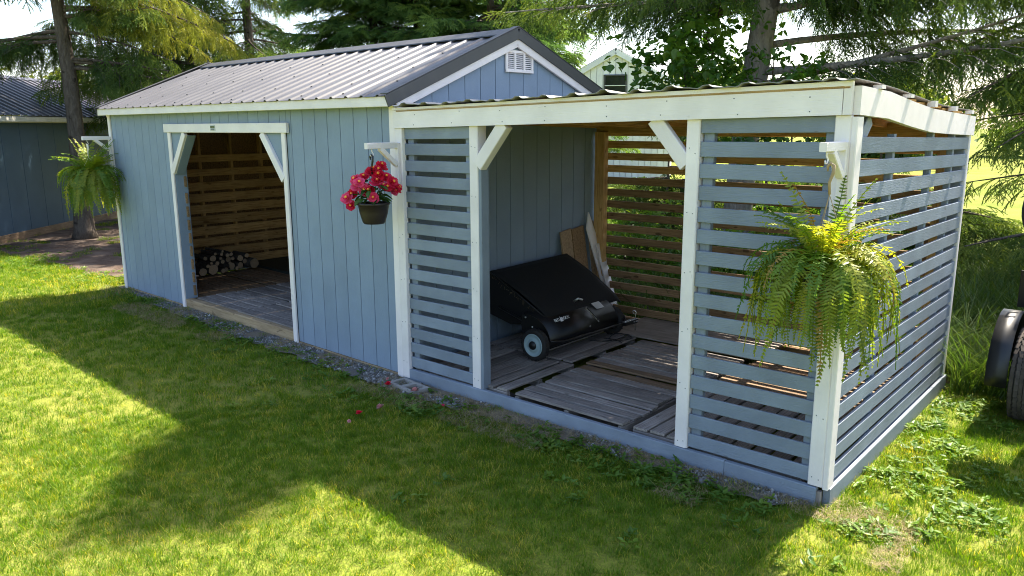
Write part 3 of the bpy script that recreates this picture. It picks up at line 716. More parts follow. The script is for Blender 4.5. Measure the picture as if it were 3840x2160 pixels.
def limb_curve(p, az, L, rise, droop, hook, n=9, bend=0.):
    out = []
    for i in range(n):
        s = i / (n - 1); a = az + bend * s
        out.append(p + np.array([math.cos(a) * L * s, math.sin(a) * L * s, L * (rise * s - droop * s * s + hook * s ** 3)]))
    return np.array(out)
def spruce(label, loc, h, r0, base, rmax, kind='needle', hang=.6, seed=1, dens=1.0, lean=(0, 0), extra=(), skip=None, bark='bark', twigs=0, group=None, whorl=.42, nl=5, profile=.8, fine_below=5.5, name='spruce_tree', tint=(0, 1), updens=None):
    updens = updens or dens; r = np.random.default_rng(seed); root = empty(name, loc, label, 'tree', 0, group)
    def trunk_at(z): f = z / h; return np.array([lean[0] * f + .05 * math.sin(z * .9 + seed), lean[1] * f + .05 * math.cos(z * .7 + seed), z])
    mb = MB(); zs = np.linspace(0, h, 16); rr = [max(.015, r0 * ((1 - z / h) ** .85)) for z in zs]; rr[0] *= 1.45; 
    zs = np.concatenate([[0, .18, .5], zs[1:]]); rr = [r0 * 1.55, r0 * 1.15, r0 * 1.02] + rr[1:]
    mb.tube([trunk_at(z) + np.array([0, 0, -.05 if z == 0 else 0]) for z in zs], rr, 14)
    limbs = []; z = base
    while z < h - .5:
        for k in range(nl if z < fine_below else max(nl, int(nl * updens / dens))):
            az = r.uniform(0, 2 * math.pi); zz = z + r.uniform(-.18, .18); f = (zz - base * .4) / (h - base * .4)
            L = (rmax * (1 - f) ** profile + .25) * r.uniform(.75, 1.12)
            if skip and skip(az, zz, L): continue
            limbs.append((zz, az, L, r.uniform(.0, .18) - .1 * (1 - f), .28 * r.uniform(.6, 1.2), r.uniform(.05, .2), r.uniform(-.25, .25), kind))
        z += whorl * r.uniform(.8, 1.2) * (1 if z < fine_below else 1.25)
    limbs += [tuple(e) + (kind,) if len(e) == 7 else tuple(e) for e in extra]
    P, D, S, KI, T = {}, {}, {}, {}, {}
    for (zz, az, L, rise, droop, hook, bend, lk) in limbs:
        if lk not in P: P[lk], D[lk], S[lk], T[lk] = [], [], [], []
        c = limb_curve(trunk_at(zz), az, L, rise, droop, hook, bend=bend); rad0 = .012 + .011 * L
        mb.tube(c, [rad0 * (1 - .85 * i / 8) for i in range(9)], 6, False)
        fine = zz < fine_below; st = .17 / dens if fine else .34 / updens; s = r.uniform(.12, .22)
        while s < 1.0:
            q = s * 8; i = min(7, int(q)); p = c[i] + (c[i + 1] - c[i]) * (q - i); t = c[i + 1] - c[i]; t = t / np.linalg.norm(t)
            side = np.cross(t, [0, 0, 1.]); side /= np.linalg.norm(side)
            for sg in (-1, 1):
                bl = ((1 - s) * .42 * L + .22) * r.uniform(.6, 1.1); bl = min(bl, 1.1); a = r.uniform(.7, 1.15)
                d = t * math.cos(a) + side * sg * math.sin(a); d = d + np.array([0, 0, -.18 * r.random()]); n_ = max(2, int(bl / (.15 if fine else .2)))
                pts = [p + d * (bl * (j + .6) / n_) + np.array([0, 0, -.35 * hang * bl * ((j + .6) / n_) ** 2]) for j in range(n_)]
                mb_ok = bl > .45 and fine
                if mb_ok: mb.tube([p, pts[len(pts) // 2], pts[-1]], [.006, .005, .002], 4, False)
                for j, pp in enumerate(pts):
                    hg = hang * r.uniform(.5, 1.3); dd = d * (1 - .5 * hang) + np.array([r.normal() * .35, r.normal() * .35, -hg]); P[lk].append(pp + r.normal(size=3) * .03); D[lk].append(dd); S[lk].append((.85 if fine else 1.5) * r.uniform(.7, 1.25))
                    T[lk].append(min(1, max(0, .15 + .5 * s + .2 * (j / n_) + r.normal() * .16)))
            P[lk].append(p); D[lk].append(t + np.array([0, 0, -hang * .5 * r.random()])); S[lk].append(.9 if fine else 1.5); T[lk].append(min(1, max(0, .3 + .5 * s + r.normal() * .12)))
            s += st / L
    tk = mb.build('trunk', bark, root, smooth=True)
    for lk in P:
        n = len(P[lk]); pt = np.array(P[lk]); dd = np.array(D[lk])
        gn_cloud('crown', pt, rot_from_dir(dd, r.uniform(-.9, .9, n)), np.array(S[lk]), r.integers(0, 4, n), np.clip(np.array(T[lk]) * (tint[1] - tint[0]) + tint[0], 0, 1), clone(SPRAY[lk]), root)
    if twigs:
        tp, td = [], []
        for _ in range(twigs):
            zz = r.uniform(1.2, min(h * .6, 6)); az = r.uniform(0, 6.28); q = r.uniform(.05, 1.6); p = trunk_at(zz) + np.array([math.cos(az) * q, math.sin(az) * q, r.uniform(-.25, .1) * q])
            tp.append(p); td.append([math.cos(az) + r.normal() * .5, math.sin(az) + r.normal() * .5, r.uniform(-.6, .35)])
        n = len(tp); gn_cloud('bare_twigs', np.array(tp), rot_from_dir(np.array(td), r.uniform(-3, 3, n)), r.uniform(.6, 1.4, n), r.integers(0, 3, n), r.random(n), clone(TWIGS), root)
    return root
def right_only(az, zz, L): return False
# left group
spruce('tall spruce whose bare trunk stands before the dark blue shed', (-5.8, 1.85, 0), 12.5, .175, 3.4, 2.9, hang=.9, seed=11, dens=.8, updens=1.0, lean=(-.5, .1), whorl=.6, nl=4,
       extra=[(4.75, .85, 3.6, .08, .42, .05, .12, 'needle_sunlit'), (4.35, .65, 2.6, .12, .40, .05, .2, 'needle_sunlit'), (4.95, 1.1, 3.1, .05, .36, .05, .1, 'needle_sunlit'), (5.2, .7, 3.2, .1, .45, .05, .0, 'needle_sunlit'),
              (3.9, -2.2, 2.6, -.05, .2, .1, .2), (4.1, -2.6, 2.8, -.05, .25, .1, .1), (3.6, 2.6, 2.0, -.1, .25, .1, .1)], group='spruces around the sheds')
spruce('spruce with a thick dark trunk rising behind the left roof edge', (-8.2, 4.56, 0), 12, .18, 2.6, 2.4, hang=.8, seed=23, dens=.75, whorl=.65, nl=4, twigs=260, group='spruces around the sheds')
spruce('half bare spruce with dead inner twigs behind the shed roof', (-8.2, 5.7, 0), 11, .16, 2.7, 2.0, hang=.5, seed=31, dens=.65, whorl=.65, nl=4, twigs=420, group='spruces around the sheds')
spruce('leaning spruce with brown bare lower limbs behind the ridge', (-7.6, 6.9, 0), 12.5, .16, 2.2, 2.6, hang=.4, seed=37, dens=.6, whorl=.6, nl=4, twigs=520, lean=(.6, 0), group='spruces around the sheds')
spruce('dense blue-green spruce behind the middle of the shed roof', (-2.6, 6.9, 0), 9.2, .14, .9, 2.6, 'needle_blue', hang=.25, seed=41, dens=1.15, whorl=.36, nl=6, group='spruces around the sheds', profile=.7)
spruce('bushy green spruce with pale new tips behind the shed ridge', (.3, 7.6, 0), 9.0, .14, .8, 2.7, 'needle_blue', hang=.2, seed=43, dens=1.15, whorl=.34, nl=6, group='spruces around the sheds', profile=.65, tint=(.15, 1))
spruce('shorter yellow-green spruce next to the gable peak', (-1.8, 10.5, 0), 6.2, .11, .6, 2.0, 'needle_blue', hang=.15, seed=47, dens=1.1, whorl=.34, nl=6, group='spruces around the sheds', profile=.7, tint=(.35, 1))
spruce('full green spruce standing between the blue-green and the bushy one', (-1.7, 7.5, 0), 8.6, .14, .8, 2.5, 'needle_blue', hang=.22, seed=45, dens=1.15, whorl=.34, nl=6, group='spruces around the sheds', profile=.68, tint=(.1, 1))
# right group
def no_front_left(az, zz, L): return zz < 5.5 and math.cos(az - math.radians(200)) > .35 and zz < 3.0
spruce('large spruce with pale knotty trunk rising behind the open bay', (6.2, 6.45, 0), 13.6, .225, 4.0, 2.6, hang=.75, seed=53, lean=(1.0, 0), profile=1.0, dens=.62, updens=1.6, whorl=.6, nl=4, bark='bark_pale', group='spruces around the sheds', skip=no_front_left,
       extra=[(2.75, .28, 3.8, .20, -.02, .03, -.12), (2.95, .05, 4.8, .02, -.05, .06, .16), (3.75, .4, 4.6, .2, .2, .02, -.2), (3.95, -.1, 4.2, .02, .10, .05, .25), (4.4, .7, 4.2, .12, .3, .05, 0.), (3.3, .8, 4.4, .16, .16, .02, -.2), (4.7, .15, 4.6, -.04, .10, .0, .2), (4.2, -.5, 4.0, -.02, .05, .0, .35),
              (3.95, 3.45, 3.9, .03, .03, .0, .05), (4.35, 3.15, 3.9, .02, .06, .0, .1), (4.6, 3.75, 3.6, .03, .08, .0, -.1), (4.25, 2.8, 3.4, .02, .05, .0, .2), (4.7, 3.4, 4.0, .0, .1, .0, 0.), (4.6, -1.3, 2.2, .05, .3, .05, -.1), (2.5, 2.2, 2.4, .02, .05, .0, .2), (2.45, 2.6, 2.1, .03, .05, .0, .2)])
spruce('spruce with low drooping boughs hanging past the end slat wall', (11.0, 9.2, 0), 9.0, .15, 1.6, 3.0, hang=.7, seed=59, dens=.6, updens=.9, whorl=.65, nl=4, group='spruces around the sheds',
       extra=[(3.2, -2.3, 3.4, .05, .25, .0, .15), (2.6, -2.2, 3.0, .0, .22, .0, .1), (3.8, -2.6, 3.2, .05, .3, .0, .1), (1.0, -1.9, 3.6, .06, .08, .0, .1), (.9, -2.2, 3.4, .02, .06, .0, .1)])

for x_, y_, h_, sd_, lb_ in ((4.9, 6.6, 2.1, 81, 'young dark spruce behind the back slats near the blue shed end'), (7.7, 7.9, 2.2, 82, 'young dark spruce behind the middle of the back slats'), (8.4, 8.8, 1.7, 83, 'young dark spruce behind the back slats at the fern end'), (6.1, 8.8, 2.2, 84, 'young spruce under the pale knotty trunk')):
    spruce(lb_, (x_, y_, 0), h_, .05, .15, 1.15, hang=.3, seed=sd_, dens=1.1, whorl=.22, nl=6, group='young spruces behind the open bay', profile=.75, name='young_spruce')
# broad-leaved things: trunk + crown of leaf clusters
def leafy(name, label, loc, height, rad, cbase, n, seed, mat='leaf', L=.08, W=.065, cat='tree', group=None, trunk_r=.04, stems=1, squash=1.0, sc=1.0, tint=(0, 1)):
    r = np.random.default_rng(seed); root = empty(name, loc, label, cat, 0, group); mb = MB(); tips = []
    for s in range(stems):
        az = r.uniform(0, 6.28); sp = rad * .45 * (s > 0 or stems > 1); top = np.array([math.cos(az) * sp, math.sin(az) * sp, height * r.uniform(.8, 1)])
        c = [np.array([0, 0, -.03]) + top * t * np.array([t, t, 1]) for t in np.linspace(0, 1, 7)]; mb.tube(c, [trunk_r * (1 - .8 * i / 6) for i in range(7)], 7, False)
        for b in range(int(8 + height)):
            t = r.uniform(max(.15, cbase / height), .95); p = top * t * np.array([t, t, 1]); a2 = r.uniform(0, 6.28); l_ = rad * r.uniform(.5, 1.) * (1 - .4 * t)
            e = p + np.array([math.cos(a2) * l_, math.sin(a2) * l_, l_ * r.uniform(.0, .6)]); mb.tube([p, (p + e) / 2 + np.array([0, 0, .05 * l_]), e], [trunk_r * .35, trunk_r * .22, trunk_r * .08], 5, False); tips += [e, (p + e) / 2, p * .3 + e * .7]
    mb.build('trunk' if cat == 'tree' else 'stem', 'twig', root, smooth=True)
    tips = np.array(tips); ci = r.integers(0, len(tips), n); pts = tips[ci] + r.normal(size=(n, 3)) * np.array([1, 1, .8 * squash]) * rad * .22
    pts[:, 2] = np.maximum(pts[:, 2], .04); rot = np.stack([r.uniform(-.4, .4, n), r.uniform(-.4, .4, n), r.uniform(0, 6.28, n)], -1)
    tn = np.clip(.2 + .5 * (pts[:, 2] - cbase) / max(.1, height - cbase) + r.normal(size=n) * .2, 0, 1) * (tint[1] - tint[0]) + tint[0]
    gn_cloud('crown' if cat == 'tree' else 'foliage', pts, rot, r.uniform(.7, 1.3, n) * sc, r.integers(0, 3, n), tn, [(leaf_cluster('leaf_cluster_%d' % i, seed * 7 + i, 8, .10 * L / .08, L, W), mat) for i in range(3)], root)
    return root
leafy('sapling', 'bright broad-leaved sapling growing around the pale spruce trunk', (5.9, 5.75, 0), 4.6, 1.25, 2.2, 300, 71, L=.1, W=.085, stems=2, trunk_r=.03)
leafy('sapling', 'thin broad-leaved sapling to the field side of the pale spruce trunk', (7.0, 5.6, 0), 4.0, .95, 2.2, 110, 72, L=.1, W=.07, stems=1, trunk_r=.025)
for i, (x, y, hh, rr_, nn) in enumerate([(6.7, 4.6, .9, .7, 300), (7.7, 5.0, 1.0, .8, 360), (8.7, 4.4, .7, .6, 260), (8.2, 6.2, .7, .6, 260), (7.1, 7.2, 1.3, 1.0, 420), (6.4, 10.2, 1.2, 1.0, 320), (5.3, 5.0, 1.0, .8, 260)]):
    leafy('leafy_bush', ['low green bush right behind the back slats near the brown post', 'green bush behind the middle of the back slats', 'low bush behind the back slats at the fern corner', 'small leafy bush two steps behind the back slats', 'taller bush under the pale spruce trunk', 'bush well behind the pale spruce trunk', 'bush hidden behind the shed end and brown corner post'][i], (x, y, 0), hh, rr_, .1, nn, 80 + i, L=.075, W=.04, cat='bush', group='bushes behind the open bay', trunk_r=.015, stems=3, tint=(.2, 1))
# trees far off
far = [(-36, 14, 5.0, 3.0), (-43, 22, 5.5, 3.2), (-34, 24, 4.5, 2.6), (-14, 44, 6, 3.5), (-24, 34, 5, 3), (-4, 54, 5, 3.5), (4, 60, 4.6, 3.4), (11, 66, 5, 3.6), (17, 70, 5, 3.6), (-2, 40, 4, 2.6), (-50, 8, 6, 3.6), (-40, 5, 4.6, 2.8)]
wh = ['beyond the dark blue shed roof', 'far behind the left spruces', 'behind the bare-twigged spruces', 'behind the white house', 'past the ridge of the shed', 'at the far edge of the field behind the bay', 'on the far field edge', 'across the field past the slat wall', 'at the end of the field', 'beside the white house', 'furthest beyond the dark blue shed', 'near the gutter of the dark blue shed']
for i, (x, y, hh, rr_) in enumerate(far):
    leafy('field_tree', 'distant green tree ' + wh[i], (x, y, 0), hh, rr_, hh * .12, 700, 100 + i, 'farleaf', L=.42, W=.34, group='distant trees', trunk_r=.18, stems=2, tint=(.2, 1))

# ------------------------------------------------------------------ lawn
def tuft(name, seed, n=17, hgt=.036, spread=.034, w=.0034, lean=.8):
    r = np.random.default_rng(seed); V, F = [], []
    for i in range(n):
        x, y = r.normal(size=2) * spread * .6; a = r.uniform(0, 6.28); h = hgt * r.uniform(.5, 1.25); l = lean * r.uniform(.1, 1.3) * h; dx, dy = math.cos(a), math.sin(a); b = len(V)
        for t in (0, .5, 1):
            ww = w * (1 - .55 * t) * .5; cx, cy = x + dx * l * t * t, y + dy * l * t * t; V.append((cx - dy * ww, cy + dx * ww, h * t)); V.append((cx + dy * ww, cy - dx * ww, h * t))
        F += [(b, b + 1, b + 3, b + 2), (b + 2, b + 3, b + 5, b + 4)]
    me = mesh_np(name, V, F); at = me.attributes.new('blade', 'FLOAT', 'POINT'); bv = np.repeat(np.clip(r.normal(0, .28, n), -.6, .7), 6); at.data.foreach_set('value', bv.astype(np.float32)); return me
def inside_sheds(x, y):
    c, s = math.cos(SYA), math.sin(SYA); lx = (x - L1) * c + y * s; ly = -(x - L1) * s + y * c
    return ((lx > -6.12) & (lx < 0.02) & (ly > -.02) & (ly < 3.0)) | ((x > 6.05) & (x < XE + .05) & (y > -.045) & (y < WD + .04))
def in_poly(x, y, poly):
    r = np.zeros(len(x), bool); n = len(poly); j = n - 1
    for i in range(n):
        xi, yi = poly[i]; xj, yj = poly[j]
        with np.errstate(divide='ignore', invalid='ignore'): c = ((yi > y) != (yj > y)) & (x < (xj - xi) * (y - yi) / (yj - yi + 1e-12) + xi)
        r ^= c; j = i
    return r
def scatter(n, x0, x1, y0, y1, seed):
    r = np.random.default_rng(seed); return r.uniform(x0, x1, n), r.uniform(y0, y1, n), r
pts, scl, tin = [], [], []
for (n, x0, x1, y0, y1, dmin, dmax, s0, sd_) in ((80000, 3.5, 13.5, -5.2, 3.5, 0, 6.5, 1.0, 1), (52000, -4, 13, -6, 3.5, 6.5, 11, 1.15, 2), (46000, -12, 5, -9, 3.5, 11, 24, 1.6, 3), (22000, 9.8, 16, 3, 14, 0, 30, 1.6, 4)):
    x, y, r = scatter(n, x0, x1, y0, y1, sd_); d = np.hypot(x - CAM.x, y - CAM.y)
    k = (d >= dmin) & (d < dmax) & ~inside_sheds(x, y); edge = in_poly(x, y, GRAVEL); mul = in_poly(x, y, MULCH)
    k &= ~((edge) & (vnoise(x, y, 5, 8) < .55)); k &= ~(mul & (vnoise(x, y, 3, 9) < .8)); k &= ~((x - CAM.x) ** 2 + (y - CAM.y) ** 2 < .3)
    x, y = x[k], y[k]; dry = -.13 * np.clip((x - 8.6) / 1.2, 0, 1) + .05 * np.clip((-1.9 - y), 0, 1) + vnoise(x, y, .9, 4) * .5 + vnoise(x, y, 2.6, 5) * .3 + vnoise(x, y, 9, 6) * .2
    t = np.clip(-.03 + .52 * dry + np.clip((dry - .5) * 5, 0, 1) * .3 * r.random(len(x)) + r.normal(size=len(x)) * .15 + (r.random(len(x)) < .14) * .45, 0, 1)
    pts.append(np.stack([x, y, np.full(len(x), -.022)], -1)); scl.append(s0 * r.uniform(.65, 1.15, len(x)) * (.86 + .28 * vnoise(x, y, 3.1, 7))); tin.append(t)
pts, scl, tin = np.concatenate(pts), np.concatenate(scl), np.concatenate(tin); n = len(pts)
gr = gn_cloud('lawn_grass', pts, np.stack([rng.normal(size=n) * .12, rng.normal(size=n) * .12, rng.uniform(0, 6.28, n)], -1), scl, rng.integers(0, 6, n), tin, [(tuft('grass_tuft_%d' % i, 200 + i), 'grass') for i in range(6)])
tag(gr, 'short mown grass blades covering the lawn', 'grass')
# taller grass and weeds by the end wall and behind
x, y, r = scatter(5200, 9.3, 14, -.2, 9, 21); k = ~inside_sheds(x, y) & (vnoise(x, y, 1.1, 22) + (y > 2.6) * .35 > .62) & ((y > 2.7) | (x > 12.2)); x, y = x[k], y[k]
x2, y2, r = scatter(2600, 2, 12, 2.95, 9, 23); k = ~inside_sheds(x2, y2); x, y = np.concatenate([x, x2[k]]), np.concatenate([y, y2[k]]); n = len(x)
tg = gn_cloud('tall_grass', np.stack([x, y, np.full(n, -.02)], -1), np.stack([rng.normal(size=n) * .15, rng.normal(size=n) * .15, rng.uniform(0, 6.28, n)], -1), rng.uniform(.6, 1.3, n), rng.integers(0, 4, n), np.clip(.2 + .6 * rng.random(n), 0, 1),
              [(tuft('tall_tuft_%d' % i, 300 + i, 16, .36, .06, .009, .9), 'tallgrass') for i in range(4)])
tag(tg, 'tall unmown grass and weeds behind the open bay', 'grass')
def rosette(name, seed, n=9, L=.05, W=.022):
    r = random.Random(seed); lf = leaf_mesh('tmp', L, W, .15); mb = MB()
    for i in range(n):
        mt = Matrix.Translation((r.gauss(0, .02), r.gauss(0, .02), .012 + r.random() * .03)) @ Euler((r.uniform(-.3, .3), r.uniform(-.75, .1), r.uniform(0, 6.28))).to_matrix().to_4x4() @ Matrix.Scale(r.uniform(.6, 1.2), 4)
        mb.add([mt @ v.co for v in lf.vertices], [tuple(p.vertices) for p in lf.polygons])
    return mesh_from(name, mb.v, mb.f)
px, py = [], []
r = np.random.default_rng(31)
for i in range(34):                                  # clumps of weeds on the gravel edge
    cx = r.uniform(.5, 9.9); cy = np.interp(cx, [0, 3, 6, 8, 10], [-.05, -.28, -.36, -.32, -.32]) + r.normal() * .07; q = r.integers(6, 34); sg = r.uniform(.04, .13); px += list(cx + r.normal(size=q) * sg * 1.7); py += list(np.minimum(cy + r.normal(size=q) * sg, -.07))
for i in range(14):
    cx, cy = r.uniform(3, 13), r.uniform(-1.6, -.6); q = r.integers(2, 6); px += list(cx + r.normal(size=q) * .06); py += list(cy + r.normal(size=q) * .06)
for i in range(42):
    cx, cy = 9.95 + abs(r.normal()) * .3, r.uniform(-.2, 3.4); q = r.integers(3, 14); px += list(np.maximum(9.93, cx + r.normal(size=q) * .09)); py += list(cy + r.normal(size=q) * .09)
for i in range(60):
    cx, cy = r.uniform(-6, 0), r.uniform(-.4, .6); q = r.integers(3, 12); px += list(np.minimum(-.1, cx + r.normal(size=q) * .12)); py += list(cy + r.normal(size=q) * .12)
n = len(px)
wd = gn_cloud('broadleaf_weeds', np.stack([px, py, np.full(n, -.015)], -1), np.stack([np.zeros(n), np.zeros(n), r.uniform(0, 6.28, n)], -1), r.uniform(.45, 1.05, n), r.integers(0, 3, n), r.random(n), [(rosette('weed_rosette_%d' % i, 400 + i, 9, .045, .024), 'weed') for i in range(3)])
tag(wd, 'low broad-leaved weeds along the gravel edge and in the lawn', 'weeds')
# gravel stones and thatch
def stone(name, seed):
    r = random.Random(seed); vs = []
    for p in [(1, 0, 0), (-1, 0, 0), (0, 1, 0), (0, -1, 0), (0, 0, 1), (0, 0, -1), (.6, .6, .5), (-.6, .6, .4), (.6, -.6, .4), (-.6, -.6, .5)]: vs.append(Vector(p) * r.uniform(.7, 1.2) * .011)
    import bmesh
    b = bmesh.new(); [b.verts.new(v) for v in vs]; bmesh.ops.convex_hull(b, input=b.verts); me = bpy.data.meshes.new(name); b.to_mesh(me); b.free(); return me
x, y, r = scatter(15000, -.3, 10.2, -.5, .12, 41); k = in_poly(x, y, GRAVEL) & ~inside_sheds(x, y) & (vnoise(x, y, 3.2, 42) > .45); x, y = x[k], y[k]; n = len(x)
st = gn_cloud('gravel_stones', np.stack([x, y, np.full(n, .003)], -1), r.uniform(0, 6.28, (n, 3)), np.exp(r.normal(size=n) * .35) * .8, r.integers(0, 5, n), np.clip(r.normal(.5, .25, n), 0, 1), [(stone('gravel_stone_%d' % i, 500 + i), 'stone') for i in range(5)])
tag(st, 'loose grey gravel stones along the foot of the sheds', 'gravel')
x, y, r = scatter(9000, -.2, 10.4, -.55, .1, 44); k = ~inside_sheds(x, y) & (vnoise(x, y, 2.3, 45) + .8 * (y > -.22) * (x > 6) > .6); x, y = x[k], y[k]; n = len(x)
sw = gn_cloud('dry_thatch', np.stack([x, y, np.full(n, .002)], -1), np.stack([r.normal(size=n) * .3, r.normal(size=n) * .3, r.uniform(0, 6.28, n)], -1), r.uniform(.5, 1.0, n), r.integers(0, 3, n), r.random(n), [(tuft('thatch_%d' % i, 600 + i, 10, .02, .03, .002, 3.0), 'straw') for i in range(3)])
tag(sw, 'dry straw-coloured thatch against the kick boards', 'thatch')
# ------------------------------------------------------------------ neighbouring dark blue shed
nroot = empty('garden_shed', (-6.32, .445, 0), 'dark blue shed with cream gutter and ribbed metal roof behind the spruce trunk', 'shed', math.atan2(.754, -.657))
NL0, NL1, ND = -3.2, 6.6, 3.4      # local x runs along its wall, local -y ... faces away; wall faces local -y side
# local frame: x along wall (towards the far end), y to the back of the building is -90deg => front face at y=0 looks to local +y? keep it explicit
n_out = -1                          # the visible face looks to local -y
def nb(name, p0, p1, w, t, n, mat): return board(name, p0, p1, w, t, n, mat, nroot)
x = NL0
while x < NL1 - .01:
    x1 = min(x + .61, NL1); nb('siding_panel', ((x + x1) / 2, 0, .14), ((x + x1) / 2, 0, 2.36), x1 - x - .006, .02, (0, n_out, 0), 'nblue'); x = x1
MB().box(((NL0 + NL1) / 2, -n_out * ND / 2, 1.2), (NL1 - NL0 - .05, ND - .05, 2.3)).build('wall_core', 'groove', nroot)
nb('base_timber', (NL0, n_out * .01, .06), (NL1, n_out * .01, .06), .17, .06, (0, n_out, 0), 'deck_brown')
nb('gutter', (NL0 - .1, n_out * .17, 2.40), (NL1 + .1, n_out * .17, 2.40), .10, .11, (0, n_out, 0), 'gutter'); nb('fascia_board', (NL0 - .1, n_out * .10, 2.40), (NL1 + .1, n_out * .10, 2.40), .14, .02, (0, n_out, 0), 'gutter')
nu = Vector((0, -n_out * (ND / 2 + .17), .92)); nlen = nu.length; nu.normalize(); nn = Vector((0, n_out * nu.z, abs(nu.y)))
for i in range(10): roof_panel(nroot, NL0 - .15 + i * 1.01, 1.008, Vector((0, n_out * .20, 2.475)), nu, nn, nlen, 'metal_roof', .25, .03)
nu2 = Vector((0, n_out * (ND / 2 + .17), .92)); l2 = nu2.length; nu2.normalize(); nn2 = Vector((0, -n_out * nu2.z, abs(nu2.y)))
for i in range(10): roof_panel(nroot, NL0 - .15 + i * 1.01, 1.008, Vector((0, -n_out * (ND + .17), 2.475)), nu2, nn2, l2, 'metal_roof', .25, .03)
yc = -n_out * ND / 2; MB().prism([(yc - .16, 3.36), (yc, 3.43), (yc + .16, 3.36), (yc, 3.415)], 'X', NL0 - .2, NL1 + .2).build('ridge_cap', 'metal_trim', nroot)
MB().prism([(0, 2.36), (-n_out * ND, 2.36), (yc, 3.28)], 'X', NL1 - .02, NL1).build('gable_panel', 'nblue', nroot)

# ------------------------------------------------------------------ white house beyond
hr = empty('white_house', (-6.41, 22.18, 0), 'far white board-clad gable building with one dark window', 'house', .5)
hw = 2.2; ez, pz = 3.8, 4.96
def gz(x): return pz - (pz - ez) * abs(x) / hw
x = -hw
while x < hw - .01:
    x1 = x + hw * 2 / 18; a, b = x + .012, x1 - .012
    if not (-.42 < (a + b) / 2 < .42): MB().prism([(a, 0), (b, 0), (b, gz(b)), (a, gz(a))], 'Y', -.02, .01).build('cladding_board', 'far_white', hr)
    else:
        MB().prism([(a, 0), (b, 0), (b, 3.42), (a, 3.42)], 'Y', -.02, .01).build('cladding_board', 'far_white', hr); MB().prism([(a, 4.16), (b, 4.16), (b, gz(b)), (a, gz(a))], 'Y', -.02, .01).build('cladding_board', 'far_white', hr)
    x = x1
MB().prism([(-hw + .02, 0), (hw - .02, 0), (hw - .02, ez - .05), (0, pz - .05), (-hw + .02, ez - .05)], 'Y', .02, 6).build('wall', 'far_white', hr)
for s in (-1, 1):
    board('bargeboard', (s * (hw + .25), -.12, gz(hw + .25) + .02), (0, -.12, pz + .08), .2, .06, (0, -1, 0), 'far_white', hr); board('roof_slope', (s * (hw + .25), 3, gz(hw + .25) + .14), (0, 3, pz + .2), 6.2, .05, (s * .4, 0, 1), 'grey_roof', hr)
w = MB().box((0, .0, 3.79), (.86, .02, .74)).build('window', 'glass', hr)
for zz in (3.43, 3.76, 4.15): board('window_bar', (-.44, -.03, zz), (.44, -.03, zz), .06 if zz != 3.76 else .03, .04, (0, -1, 0), 'metal_trim' if zz != 3.76 else 'far_white', w)
for xx in (-.42, .42): board('window_bar', (xx, -.03, 3.41), (xx, -.03, 4.17), .06, .04, (0, -1, 0), 'metal_trim', w)
tag(MB().tube([(-20.2, 8.4, 0), (-20.2, 8.4, 7)], [.13, .10], 10).build('utility_pole', 'bark_pale', smooth=True), 'thin grey utility pole far behind the left spruces', 'pole')

# ------------------------------------------------------------------ hanging brackets and baskets
def bracket(root_xyz, label, arm=.38):
    b = empty('plant_bracket', root_xyz, label, 'bracket', 0, 'white hanging brackets')
    board('back_plate', (0, -.012, -.34), (0, -.012, .02), .045, .024, (0, -1, 0), 'white', b); board('arm', (0, -.024, 0), (0, -arm, 0), .05, .04, (1, 0, 0), 'white', b)
    board('brace', (0, -.03, -.16), (0, -.20, -.022), .04, .042, (1, 0, 0), 'white', b)
    MB().tube([(0, -arm + .06, -.01), (0, -arm + .06, -.045), (.004, -arm + .072, -.065), (.004, -arm + .066, -.085), (0, -arm + .05, -.085), (0, -arm + .045, -.07)], .0045, 6).build('screw_hook', 'white', b, True); return b
B1 = Vector((6.165, -.046, 2.065)); B2 = Vector((XE - .028, -.031, 2.105)); B3 = shed_pt(.035, -.024, 2.085)
bracket(B1, 'white wooden bracket holding the red begonia basket', .345); bracket(B2, 'white bracket on the corner post above the big yellowing fern', .32); bracket(B3, 'white bracket at the far shed corner holding the green fern', .36)

def hanger(root, top, rim_z, rim_r, mat, hook_mat):
    """plastic S-hook and three wires down to the rim (local coordinates)"""
    t = top
    MB().tube([(t.x - .018, t.y, t.z - .03), (t.x - .02, t.y, t.z - .005), (t.x - .005, t.y, t.z + .012), (t.x + .012, t.y, t.z), (t.x + .01, t.y, t.z - .04), (t.x - .006, t.y, t.z - .09), (t.x, t.y, t.z - .15)], [.004, .008, .009, .009, .009, .008, .007], 8).build('hanger_hook', hook_mat, root, True)
    for k in range(3):
        a = 2.1 * k + .4; MB().tube([(t.x, t.y, t.z - .15), (rim_r * math.cos(a), rim_r * math.sin(a), rim_z)], .0022, 5).build('hanger_wire', mat, root)
def pot(root, r, h, mat):
    MB().lathe([(0, -h), (r * .62, -h), (r * .70, -h * .92), (r * .86, -h * .5), (r * .95, -.02), (r, -.018), (r, 0), (r * .92, 0), (r * .9, -.03), (0, -.03)], 28).build('pot', mat, root, True)
